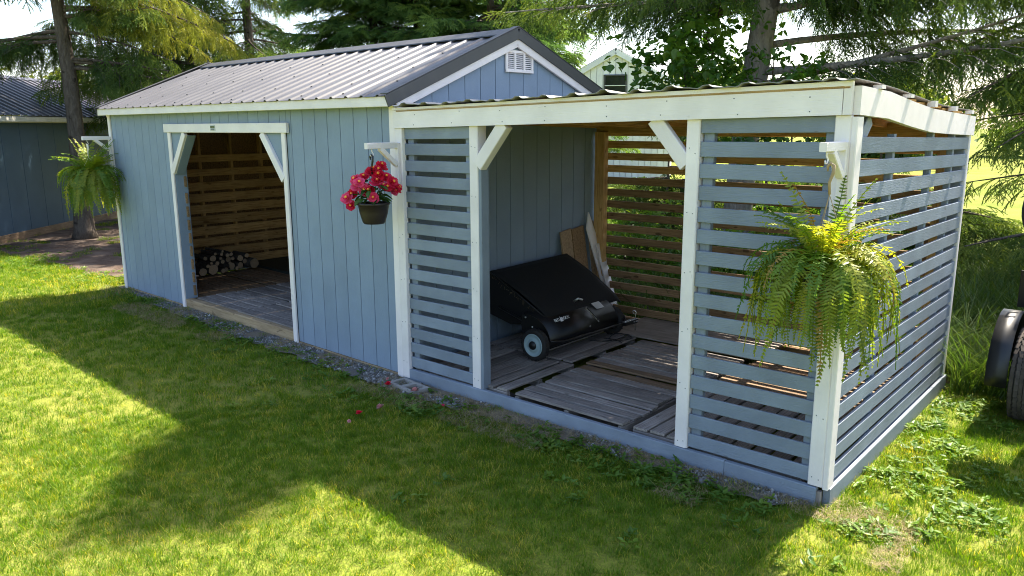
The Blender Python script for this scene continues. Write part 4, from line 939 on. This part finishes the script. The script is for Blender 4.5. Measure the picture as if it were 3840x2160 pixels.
# begonia
bx, by, bz = B1.x, B1.y - .345 + .055, 1.605
bg_ = empty('flower_basket', (bx, by, bz), 'brown hanging pot of red and pink begonias beside the white post', 'hanging basket')
pot(bg_, .135, .175, 'pot'); hanger(bg_, Vector((0, 0, 2.0 - bz - .018)), -.01, .13, 'black_plastic', 'black_plastic')
def begonia(seed):
    r = random.Random(seed); mb = MB()
    for ring, (n, L, tilt) in enumerate(((9, .036, .25), (8, .030, .65), (6, .022, 1.05), (5, .014, 1.3))):
        for i in range(n):
            a = 2 * math.pi * (i + .5 * (ring % 2)) / n + r.uniform(-.15, .15); t = tilt + r.uniform(-.15, .15); l = L * r.uniform(.85, 1.15); w = l * .85; c, s = math.cos(a), math.sin(a)
            def P(u, v): 
                q = u * l; return Vector((c * q * math.cos(t) - s * v * w, s * q * math.cos(t) + c * v * w, q * math.sin(t) + .006 * ring - .12 * abs(v) * w + .25 * u * u * l * .4))
            mb.add([P(0, 0), P(.35, .35), P(.8, .5), P(1.05, .22), P(1, 0), P(1.05, -.22), P(.8, -.5), P(.35, -.35)], [(0, 1, 2, 3, 4), (0, 4, 5, 6, 7)])
    return mesh_from('flower', mb.v, mb.f)
FL = [begonia(i) for i in range(4)]; CEN = MB().lathe([(0, .018), (.006, .022), (.009, .028), (.004, .034), (0, .035)], 8); cen = mesh_from('flower_centre', CEN.v, CEN.f, True); cen.materials.append(M['petal_c'])
for f in FL: f.materials.append(M['petal'])
r = random.Random(5); toc = (CAM - Vector((bx, by, bz))).normalized()
fl = [(-.20, -.02, .03), (-.17, .02, .065), (-.18, .0, -.03), (-.125, .0, .13), (-.13, .03, .175), (-.07, .03, .20), (-.055, -.02, .10), (-.02, -.03, .085), (0, .02, .25), (.03, -.02, .155), (.04, .03, .255), (.055, .0, .215), (.085, -.01, .125), (.1, .02, .2), (.12, -.02, .12), (.15, .0, .16), (.16, .03, .09), (.185, .02, .11), (-.1, -.06, .16), (.06, .06, .28), (-.03, .08, .22), (.1, .1, .18), (-.1, .11, .12), (.02, -.08, .05)]
rv = Vector((rt.x, rt.y, 0)).normalized(); dv = Vector((-rv.y, rv.x, 0))
for i, (a, d, z) in enumerate(fl):
    p = rv * a + dv * d + Vector((0, 0, z + .0)); dirn = (p * 1.0 + Vector((0, 0, .02)) + toc * .22 + Vector((r.uniform(-.1, .1), r.uniform(-.1, .1), r.uniform(-.05, .1)))).normalized()
    o = obj('flower', FL[i % 4], None, bg_, loc=p, scale=[r.uniform(1.25, 1.6)] * 3); o.rotation_euler = dirn.to_track_quat('Z', 'Y').to_euler()
    c = obj('flower_centre', cen, None, o)
lf = [leaf_mesh('begonia_leaf', .10, .075, .3), leaf_mesh('begonia_leaf', .085, .06, .4)]
for l_ in lf: l_.materials.append(M['begleaf'])
for i in range(46):
    a = r.uniform(0, 6.28); q = r.uniform(.02, .15); z = r.uniform(.0, .2) * (1 - q * 3) + .02
    obj('leaf', lf[i % 2], None, bg_, loc=(math.cos(a) * q * .7, math.sin(a) * q * .7, max(.0, z)), rot=(r.uniform(-.4, .4), r.uniform(-.35, .75), a + r.uniform(-.4, .4)), scale=[r.uniform(.7, 1.15)] * 3)
for i in range(14):
    a = 6.28 * i / 14; mbs = MB().tube([(0, 0, -.03), (math.cos(a) * .06, math.sin(a) * .06, .08), (math.cos(a) * .12, math.sin(a) * .12, .13)], [.005, .004, .002], 5); mbs.build('stem', 'begleaf', bg_)

# ferns
def frond(name, L, e0, droop, seed, n=30, lw=.042, gappy=0., wob=.0):
    """an arching frond: rachis plus paired leaflets; starts along +x at elevation e0 and bends down"""
    r = random.Random(seed); mb = MB(); p = Vector((0, 0, 0)); e = e0; az = 0; pts = []
    for i in range(n + 1):
        pts.append((p.copy(), e, az)); st = L / n; p += Vector((math.cos(e) * math.cos(az), math.cos(e) * math.sin(az), math.sin(e))) * st; e = max(-1.5, e - droop / n * (1.4 - .6 * i / n)); az += r.uniform(-1, 1) * wob
    mb.tube([q[0] for q in pts[::5]], [.0022] * len(pts[::5]), 4, False)
    for i in range(2, n):
        s = i / n; l = lw * (min(1, s * 5) * (1 - max(0, s - .45) / .58) + .12); q, e, az = pts[i]
        t = Vector((math.cos(e) * math.cos(az), math.cos(e) * math.sin(az), math.sin(e))); sd = Vector((-math.sin(az), math.cos(az), 0)); nm = t.cross(sd)
        for sg in (-1, 1):
            if r.random() < gappy: continue
            d = (sd * sg * 1.0 + t * r.uniform(.15, .4) - nm * r.uniform(-.35, .55) + Vector((0, 0, -.12))).normalized(); ll = l * r.uniform(.65, 1.15); w = L / n * .46
            mb.add([q - t * w * .6, q + t * w * .6, q + d * ll * .55 + t * w * .75, q + d * ll + t * w * .25, q + d * ll * .55 - t * w * .55], [(0, 1, 2, 3, 4)])
    return mesh_from(name, mb.v, mb.f)
def fern(name, loc, label, seed, n, mats, L0, sc, pot_r=.13, top=None, hook='tan_hook', gap=.03, wide=1.0, weights=(.8, 2, 3, 3, 3, 2.5, .4)):
    r = random.Random(seed); root = empty(name, loc, label, 'fern'); pot(root, pot_r, .16, 'pot'); hanger(root, top, -.01, pot_r, hook, hook)
    var = [(frond('frond', L0 * a, e, d, seed + i, nn, .042 * wide, gap, .07)) for i, (a, e, d, nn) in enumerate(((.75, 1.35, 1.3, 26), (.85, 1.1, 2.4, 30), (1.0, .95, 3.3, 36), (1.15, .65, 3.2, 40), (1.1, .25, 2.9, 38), (.95, -.1, 2.2, 34), (.8, 1.45, .6, 26)))]
    ms = {}
    for v_i, v in enumerate(var):
        for m_ in set(mats): ms[v_i, m_] = v.copy(); ms[v_i, m_].materials.append(M[m_])
    for i in range(n):
        v = r.choices(range(7), weights)[0]; a = 6.28 * i / n * 7.3 + r.uniform(-.3, .3); q = r.uniform(.0, .09)
        obj('frond', ms[v, r.choice(mats)], None, root, loc=(math.cos(a) * q, math.sin(a) * q, -.015), rot=(r.uniform(-.25, .25), r.uniform(-.12, .12), a), scale=[sc * r.uniform(.75, 1.15)] * 3)
    return root
fz = 1.50; fern('hanging_fern', (B2.x + .03, B2.y - .26, fz), 'large drooping yellow-green fern hanging at the corner post of the open bay', 900, 250, ['fern', 'fern_old', 'fern', 'fern_old', 'fern_old', 'fern', 'fern_old', 'fern', 'fern_old', 'fern_old', 'fern', 'fern_old', 'fern', 'fern_old', 'fern_dry'], .62, 1.0, top=Vector((0, 0, 2.105 - fz - .095)), gap=.12, wide=1.05, weights=(1.6, 3, 3.5, 3, 2.2, 1.8, .3))
fz = 1.62; fern('hanging_fern', (B3.x, B3.y - .30, fz), 'full bright green fern hanging at the far corner of the shed', 950, 200, ['fern', 'fern_old'], .62, 1.0, top=Vector((0, 0, 2.085 - fz - .095)), hook='white', gap=.03, wide=1.4, weights=(2.5, 3, 3, 3, 2.5, 2, 1.2))
gf = shed_pt(-.35, .35); r = random.Random(77); root = empty('ground_fern', (gf.x, gf.y, 0), 'low green fern clump growing at the far corner of the shed', 'fern')
gfm = [frond('frond', .55, 1.1, 1.5, 970 + i, 30, .05) for i in range(2)]
for g in gfm: g.materials.append(M['fern'])
for i in range(26): obj('frond', gfm[i % 2], None, root, loc=(0, 0, 0), rot=(r.uniform(-.2, .2), r.uniform(-.3, .3), r.uniform(0, 6.28)), scale=[r.uniform(.6, 1.1)] * 3)

# ------------------------------------------------------------------ firewood
r = random.Random(3)
logs = [(.98, .085, .078), (1.62, .10, .075), (1.30, .085, .052), (1.20, .05, .030), (1.12, .05, .034), (1.43, .085, .045), (1.06, .16, .034), (1.16, .17, .032), (1.24, .20, .042), (1.32, .20, .028), (1.42, .195, .046), (1.55, .215, .034), (.88, .15, .026), (.94, .185, .022), (1.0, .24, .048), (1.10, .235, .022), (1.20, .27, .03), (1.30, .265, .026), (1.10, .30, .024), (1.15, .33, .02), (.84, .06, .06), (1.36, .05, .028), (1.5, .14, .036), (.9, .25, .03), (1.02, .31, .022), (1.27, .135, .025)]
wl = ['thickest split log at the shed jamb end of the firewood row', 'thick round log at the deep end of the firewood row', 'short half-round log low in the firewood row']
for i, (y, z, rad) in enumerate(logs):
    ln = r.uniform(.34, .46); x0 = .62 + r.uniform(-.03, .09); n = 14; mb = MB(); jit = [1 + r.uniform(-.1, .1) for _ in range(n)]; vs = []
    for xx in (x0 - ln, x0):
        for j in range(n): t = 6.283 * j / n; vs.append((xx - x0, rad * jit[j] * math.cos(t), rad * jit[j] * math.sin(t)))
    me = mesh_from('firewood_log', vs, [(j, (j + 1) % n, n + (j + 1) % n, n + j) for j in range(n)], True); p = shed_pt(x0, y, SZ + z)
    o = obj('firewood_log', me, 'log_bark', None, loc=p, rot=(0, r.uniform(-.03, .03), SYA + r.uniform(-.12, .12)))
    e = [(.001, rad * jit[j] * .97 * math.cos(6.283 * j / n), rad * jit[j] * .97 * math.sin(6.283 * j / n)) for j in range(n)]
    obj('cut_end', mesh_from('cut_end', e, [tuple(range(n))]), 'logend', o)
    tag(o, wl[i] if i < 3 else ('thin branch log ' if rad < .035 else 'middling log ') + ('lying on the pallet at the bottom of the firewood pile' if z < .1 else 'wedged halfway up the firewood pile' if z < .22 else 'on the top of the firewood pile'), 'log', 'firewood logs')
p = shed_pt(.9, 2.1, SZ); o = MB().box((0, 0, .02), (1.3, .7, .04)).build('folded_tarp', plain('dark_green_tarp', (.02, .028, .026), .6, var=.4, scale=10, bump=.5), None, loc=p, rot=(0, .02, SYA)); tag(o, 'dark folded tarp lying past the firewood on the shed floor', 'tarp')

# ------------------------------------------------------------------ lawn sweeper
sw_ = empty('lawn_sweeper', (6.97, .80, DZ + .003), 'black tow-behind lawn sweeper with sloping fabric hopper parked in the open bay', 'lawn sweeper')
def S(x, y, z): return (x - 6.97, y - .80, z - DZ - .003)
def wheel(y, sgn):
    w_ = empty('wheel', (0, 0, 0), None, None); w_.parent = sw_; w_.location = S(6.97, y, DZ + .149); w_.scale = (1.08, 1.08, 1.08)
    prof = [(.088, -.03), (.118, -.034), (.131, -.028), (.135, -.012), (.135, .012), (.131, .028), (.118, .034), (.088, .03)]
    MB().lathe(prof, 32, 'Y').build('tyre', 'rubber', w_, True)
    mb = MB().lathe([(.098, sgn * -.031), (.096, sgn * -.036), (.09, sgn * -.036), (.082, sgn * -.026), (.058, sgn * -.024), (.052, sgn * -.034), (.042, sgn * -.036), (.036, sgn * -.036)], 32, 'Y'); mb.build('rim', 'rim', w_, True)
    MB().lathe([(.038, sgn * -.035), (.034, sgn * -.046), (.0, sgn * -.05)], 20, 'Y').build('hub_cap', 'black_plastic', w_, True)
    for k in range(22):
        a = 6.283 * k / 22; MB().box((.1345 * math.cos(a), 0, .1345 * math.sin(a)), (.006, .05, .012), Matrix.Rotation(-a, 3, 'Y')).build('tread_block', 'rubber', w_)
wheel(.80, 1); wheel(2.02, -1)
def curved_shell(name, prof, y0, y1, mat, thick=.004):
    vs = [S(x, y0, z) for x, z in prof] + [S(x, y1, z) for x, z in prof]; n = len(prof)
    o = obj(name, mesh_from(name, vs, [(i, i + 1, n + i + 1, n + i) for i in range(n - 1)], True), mat, sw_); md = o.modifiers.new('thick', 'SOLIDIFY'); md.thickness = thick; return o
arc = [(6.76, .53), (6.85, .525), (6.94, .50), (7.01, .455), (7.055, .40), (7.08, .345), (7.085, .29), (7.07, .25)]
curved_shell('brush_housing', arc, .88, 1.96, 'black_paint')
for y in (.875, 1.965):
    poly = [(x, z) for x, z in arc] + [(7.05, .22), (6.80, .22), (6.74, .42)]; vs = [S(x, y - .004, z) for x, z in poly] + [S(x, y + .004, z) for x, z in poly]; n = len(poly)
    o = obj('side_plate', mesh_from('side_plate', vs, [tuple(range(n)), tuple(range(n, 2 * n))[::-1]] + [(i, (i + 1) % n, n + (i + 1) % n, n + i) for i in range(n)]), 'black_paint', sw_); fix_normals(o.data)
MB().tube([S(6.94, .9, .29), S(6.94, 1.95, .29)], .1, 12).build('brush_core', 'mesh', sw_, True)
MB().tube([S(6.97, .78, DZ + .141), S(6.97, 2.04, DZ + .141)], .011, 8).build('axle', 'black_paint', sw_)
# hopper: fabric cover, sides, underside
def hop(s, t):      # s 0 front edge .. 1 back edge ; t 0 near .. 1 far
    x = 6.975 + (6.24 - 6.975) * s; y = (.99 + .0 * s) + (1.20 + .04 * s) * t; z = .492 + (.845 - .492) * s + .03 * math.sin(math.pi * s) + .012 * math.sin(math.pi * t) * math.sin(math.pi * s) + .02 * t * s
    if t > .93: z -= .03 * (1 - s)
    if s < .08: z -= .025
    return S(x, y, z)
vs, fs = [], []; A, B = 12, 14
for i in range(A + 1):
    for j in range(B + 1): vs.append(hop(i / A, j / B))
for i in range(A):
    for j in range(B): a = i * (B + 1) + j; fs.append((a, a + 1, a + B + 2, a + B + 1))
o = obj('hopper_cover', mesh_from('hopper_cover', vs, fs, True), 'mesh', sw_); md = o.modifiers.new('thick', 'SOLIDIFY'); md.thickness = .006
for y, t in ((1.0, 0), (2.19, 1)):
    poly = [(6.92, .495), (6.75, .40), (6.5, .36), (6.24, .42), (6.24, .83), (6.5, .73)]; vs = [S(x, y + (.015 if i in (1, 2, 3) else 0), z) for i, (x, z) in enumerate(poly)]
    o = obj('hopper_side', mesh_from('hopper_side', vs, [tuple(range(6))]), 'mesh', sw_); md = o.modifiers.new('thick', 'SOLIDIFY'); md.thickness = .006
for nm, q in (('hopper_floor', [(6.75, .40), (6.5, .36), (6.24, .42)]), ('hopper_back', [(6.24, .42), (6.24, .83)])): curved_shell(nm, q, 1.0, 2.19, 'mesh')
MB().tube([S(6.24, .985, .845), S(6.55, .985, .70), S(6.93, .985, .50)], .007, 7).build('hopper_rail', 'black_paint', sw_, True)
MB().tube([S(6.40, .95, .52), S(6.70, .92, .455), S(6.90, .89, .385), S(7.03, .87, .335), S(7.09, .89, .315), S(7.15, 1.0, .305), S(7.16, 1.5, .298), S(7.17, 1.97, .288)], .0115, 10).build('tow_frame', 'black_paint', sw_, True)
MB().tube([S(6.80, 2.02, .46), S(6.98, 2.06, .40), S(7.10, 2.06, .33), S(7.16, 2.0, .295), S(7.17, 1.95, .288)], .0115, 10).build('tow_frame', 'black_paint', sw_, True)
MB().box(S(7.18, 2.0, .288), (.05, .15, .035)).build('hitch_bracket', 'black_paint', sw_); MB().box(S(7.19, 2.1, .30), (.035, .11, .012)).box(S(7.19, 2.1, .272), (.035, .11, .012)).build('hitch_clevis', 'black_paint', sw_)
MB().tube([S(7.19, 2.13, .185), S(7.19, 2.13, .35), S(7.195, 2.135, .372), S(7.18, 2.125, .395), S(7.165, 2.115, .385), S(7.17, 2.12, .362), S(7.19, 2.13, .352)], .0048, 8).build('hitch_pin', 'chrome', sw_, True)
bolt = mesh_from('bolt', *(lambda b: (b.v, b.f))(MB().lathe([(.009, 0), (.009, .006), (.005, .009), (0, .0095)], 8))); bolt.materials.append(M['chrome'])
for x, y, z, rr_ in ((7.19, 1.95, .304, 0), (7.19, 1.99, .304, 0), (7.19, 2.03, .304, 0), (6.88, .868, .42, 1.57), (6.95, .868, .36, 1.57), (7.117, 1.44, .35, -1.4), (6.74, .90, .47, 1.57), (6.80, .868, .50, 1.57)): obj('bolt', bolt, None, sw_, loc=S(x, y, z), rot=(rr_ if rr_ > 0 else 0, 1.4 if rr_ < 0 else 0, 0))
lv = MB().tube([S(6.93, 1.43, .57), S(6.97, 1.45, .60), S(7.0, 1.48, .585)], .011, 8).build('height_lever', 'chrome', sw_, True); board('lever_slot', S(7.01, 1.52, .505), S(7.10, 1.62, .365), .026, .008, (.8, -.1, .6), 'chrome', sw_); board('lever_slot_gap', S(7.018, 1.522, .506), S(7.107, 1.62, .368), .010, .005, (.8, -.1, .6), 'black_plastic', sw_)
board('sticker', S(6.978, 1.70, .481), S(6.978, 1.83, .481), .085, .002, (.55, 0, .83), 'sticker', sw_)
def text_mesh(txt, size):
    cu = bpy.data.curves.new('txt', 'FONT'); cu.body = txt; cu.size = size; cu.extrude = .0006; cu.shear = .15; cu.offset = size * .012; cu.align_x = 'CENTER'; cu.align_y = 'CENTER'
    o = bpy.data.objects.new('txt', cu); me = bpy.data.meshes.new_from_object(o); bpy.data.objects.remove(o); return me
xa, za = Vector((0, 1, 0)), Vector((.70, 0, .71)).normalized(); ya = za.cross(xa)
lr = empty('brand_mark', (0, 0, 0), None, None); lr.parent = sw_
mm = Matrix((xa, ya, za)).transposed().to_4x4(); mm.translation = Vector(S(7.0065, 1.13, .4645)); lr.matrix_basis = mm
obj('lettering', text_mesh('RED', .042), 'logo', lr, loc=(-.062, 0, 0)); obj('lettering', text_mesh('ROCK', .042), 'logo', lr, loc=(.068, 0, 0))
obj('mountain_mark', mesh_from('mountain_mark', [(-.022, -.02, .0006), (.022, -.02, .0006), (.006, .03, .0006), (-.004, .012, .0006)], [(0, 1, 2, 3)]), 'logo', lr, loc=(-.002, 0, 0)); obj('underline', mesh_from('underline', [(-.02, -.025, .0006), (.024, -.025, .0006), (.024, -.021, .0006), (-.02, -.021, .0006)], [(0, 1, 2, 3)]), 'logo', lr)
r = random.Random(9); mb = MB()
for i in range(46):
    t = r.random(); p = Vector(S(6.25 + .62 * t, .985 - .006, .845 - .33 * t + r.uniform(-.03, .012))); d = Vector((r.uniform(-1, 1), r.uniform(-.5, 0), r.uniform(-1, 1))).normalized() * r.uniform(.012, .04); mb.tube([p, p + d], [.0012, .0006], 3, False)
tag(mb.build('caught_straw', 'straw', sw_), kind='stuff')
pts = []; 
for i in range(90):
    t = i / 89 * 6.28 * 3.2; k = i / 89; pts.append((7.14 + .10 * math.sin(t * .9 + .5) + .05 * math.sin(t * 2.3), 1.86 + .17 * math.cos(t * .7) * (1 - .3 * k) + .05 * math.cos(t * 1.9) + .16 * (k - .5), DZ + .010 + .012 * abs(math.sin(t * 1.7))))
tag(MB().tube(pts, .004, 6).build('pull_rope', 'black_plastic', None, True), 'tangled thin black pull rope on the pallets by the sweeper hitch', 'rope')

# offcuts leaning on the blue wall
GXW = 6.15
def offcut(name, label, y0, y1, z1, x0, mat, top=None, lean=.16, y_shift=0., t=.016):
    zb = DZ + .005; top = top or [(y1, z1), (y0, z1)]
    poly = [(y0 + y_shift, zb), (y1 + y_shift, zb)] + top; o = MB()
    vs = []
    for (y, z) in poly: f = (z - zb) / (1.2 - zb); vs.append((x0 + lean * (1 - f), y, z))
    vs += [(a + t, b, c) for a, b, c in vs]; n = len(poly)
    o.add(vs, [tuple(range(n))[::-1], tuple(range(n, 2 * n))] + [(i, (i + 1) % n, n + (i + 1) % n, n + i) for i in range(n)]); ob = o.build(name, mat); fix_normals(ob.data); return tag(ob, label, 'board', 'boards leaning in the open bay')
offcut('board_offcut', 'pale brown board with drilled holes leaning on the blue wall', 2.17, 2.36, 1.09, 6.17, 'osb_pale', [(2.36, 1.12), (2.17, 1.095)])
offcut('board_offcut', 'dark weathered board leaning between the pale brown boards', 2.365, 2.60, 1.12, 6.18, 'pine_dark', [(2.585, 1.135), (2.365, 1.11)])
offcut('board_offcut', 'narrow brown board leaning behind the pointed white plank', 2.66, 2.80, 1.16, 6.18, 'osb_pale', [(2.78, 1.17), (2.67, 1.16)])
offcut('white_plank', 'tall white plank with a pointed top leaning in the bay corner', 2.80, 2.93, 1.2, 6.225, 'white', [(2.74, 1.0), (2.655, 1.275), (2.575, 1.10)], .2)
offcut('white_plank', 'short white plank leaning in front of the pointed one', 2.80, 2.93, .93, 6.255, 'white', [(2.79, .925), (2.675, .925)], .2)

# ------------------------------------------------------------------ small things on the ground
blk = empty('concrete_block', (6.36, -.19, -.03), 'grey hollow concrete block sunk in the gravel at the bay corner', 'block', -.12)
vs = [(-.18, -.09), (.18, -.09), (.18, .09), (-.18, .09)]
mb = MB(); mb.box((-.17, 0, .0), (.04, .18, .12)).box((.17, 0, .0), (.04, .18, .12)).box((0, -.075, 0), (.30, .03, .12)).box((0, .075, 0), (.30, .03, .12)).box((-.0, 0, 0), (.05, .12, .119)); mb.build('block_body', 'concrete', blk); MB().box((0, 0, -.04), (.33, .14, .03)).build('block_fill', 'gravel_bed', blk)
r = random.Random(12)
for i, (x, y, m_, lb) in enumerate([(6.58, -.90, 'petal', 'fallen bright red begonia bloom on the lawn'), (6.61, -.71, 'petal_pale', 'fallen faded pink bloom on the lawn beside the red one'), (6.22, -.30, 'petal', 'small fallen red bloom near the concrete block'), (6.52, -.26, 'petal_pale', 'withered brownish bloom on the gravel by the block'), (6.96, -.36, 'petal', 'pink petal scrap on the gravel before the kick board'), (6.66, -1.06, 'petal_pale', 'small pale petal out on the lawn'), (6.1, -.2, 'petal_pale', 'faded bloom lying against the concrete block')]):
    me = FL[i % 4].copy(); me.materials.clear(); me.materials.append(M[m_]); o = obj('fallen_bloom', me, None, None, loc=(x, y, .025), rot=(r.uniform(-.5, .5), r.uniform(-.5, .5), r.uniform(0, 6)), scale=[r.uniform(.7, 1.0) if i < 4 else .5] * 3); tag(o, lb, 'flower', 'fallen blooms')

# ------------------------------------------------------------------ utility trailer at the right edge
tr = empty('utility_trailer', (10.62, 2.45, 0), 'black utility trailer with a treaded tyre parked beyond the end slat wall', 'trailer')
def T(x, y, z): return (x - 10.62, y - 2.45, z)
TWX = 10.53
w_ = empty('wheel', (0, 0, 0), None, None); w_.parent = tr; w_.location = T(TWX, 2.42, .345)
MB().lathe([(.2, -.09), (.27, -.105), (.325, -.10), (.345, -.082), (.35, -.05), (.35, .05), (.345, .082), (.325, .10), (.27, .105), (.2, .09)], 48, 'X').build('tyre', 'rubber', w_, True)
tb = MB().box((0, 0, 0), (.026, .05, .012)); tbm = mesh_from('tread_block', tb.v, tb.f); tbm.materials.append(M['rubber_dusty'])
for k in range(44):
    a = 6.283 * k / 44
    for j, xx in enumerate((-.078, -.045, -.014, .014, .045, .078)):
        aa = a + (.07 if j % 2 else 0); rr_ = .352 if abs(xx) < .06 else .345
        o = obj('tread_block', tbm, None, w_, loc=(xx, rr_ * math.cos(aa), rr_ * math.sin(aa))); o.rotation_euler = (aa - math.pi / 2, 0, .35 * (1 if j % 2 else -1))
MB().lathe([(0, -.06), (.19, -.06), (.205, -.09), (.205, .09), (.19, .05), (0, .05)], 28, 'X').build('rim', 'grey_roof', w_, True)
fa = [(.44 * math.cos(t), .44 * math.sin(t)) for t in np.linspace(-.15, math.pi + .15, 18)]
vs = [T(10.28, 2.52 + a, .36 + b) for a, b in fa] + [T(10.42, 2.52 + a, .36 + b) for a, b in fa]; n = 18
o = obj('fender', mesh_from('fender', vs, [(i, i + 1, n + i + 1, n + i) for i in range(n - 1)], True), 'black_plastic', tr); md = o.modifiers.new('thick', 'SOLIDIFY'); md.thickness = .012
vs = [T(10.29, 2.52 + a * .98, .36 + b * .98) for a, b in fa]; o = obj('fender_skirt', mesh_from('fender_skirt', vs, [tuple(range(n))]), 'black_plastic', tr); md = o.modifiers.new('thick', 'SOLIDIFY'); md.thickness = .01
board('side_rail', T(10.44, 2.9, .94), T(10.44, 4.9, .94), .26, .08, (1, 0, 0), 'black_paint', tr); board('end_plate', T(10.40, 2.90, .76), T(10.40, 2.90, 1.06), .16, .02, (0, -1, 0), 'black_paint', tr)
for yy in (2.94, 3.9, 4.85): board('upright', T(10.47, yy, 1.05), T(10.47, yy, 1.62), .05, .05, (1, 0, 0), 'black_paint', tr)
board('top_rail', T(10.47, 2.92, 1.64), T(10.47, 4.9, 1.64), .05, .05, (0, 0, 1), 'black_paint', tr); board('diagonal_brace', T(10.46, 2.95, 1.02), T(10.62, 2.4, .70), .045, .045, (1, 0, 0), 'black_paint', tr)
MB().tube([T(10.42, 2.88, 1.48), T(10.36, 2.87, 1.48), T(10.36, 2.87, 1.38), T(10.42, 2.88, 1.38)], .009, 6).build('tie_loop', 'black_paint', tr)
board('deck', T(10.5, 3.8, .80), T(12.1, 3.8, .80), 2.2, .05, (0, 0, 1), 'black_paint', tr); board('axle', T(10.5, 2.42, .345), T(12.2, 2.42, .345), .07, .07, (0, 0, 1), 'black_paint', tr); board('front_rail', T(10.5, 2.72, .86), T(12.1, 2.72, .86), .12, .06, (0, -1, 0), 'black_paint', tr)
board('tailgate', T(10.68, 2.62, 1.3), T(12.0, 2.62, 1.3), .9, .04, (0, -1, 0), 'black_paint', tr)
w2 = empty('shadow_wheel', (0, 0, 0), None, None); w2.parent = tr; w2.location = T(10.72, 2.2, 1.62)  # unseen wheel, added to cast the round shadow on the lawn
MB().lathe([(.2, -.09), (.27, -.105), (.325, -.10), (.35, -.05), (.35, .05), (.325, .10), (.27, .105), (.2, .09)], 40, 'Y').build('tyre', 'rubber', w2, True); MB().lathe([(0, -.05), (.19, -.05), (.205, -.08), (.205, .08), (0, .05)], 24, 'Y').build('rim', 'grey_roof', w2, True); board('carrier', (0, .08, -.8), (0, .08, 0), .08, .06, (0, 1, 0), 'black_paint', w2)
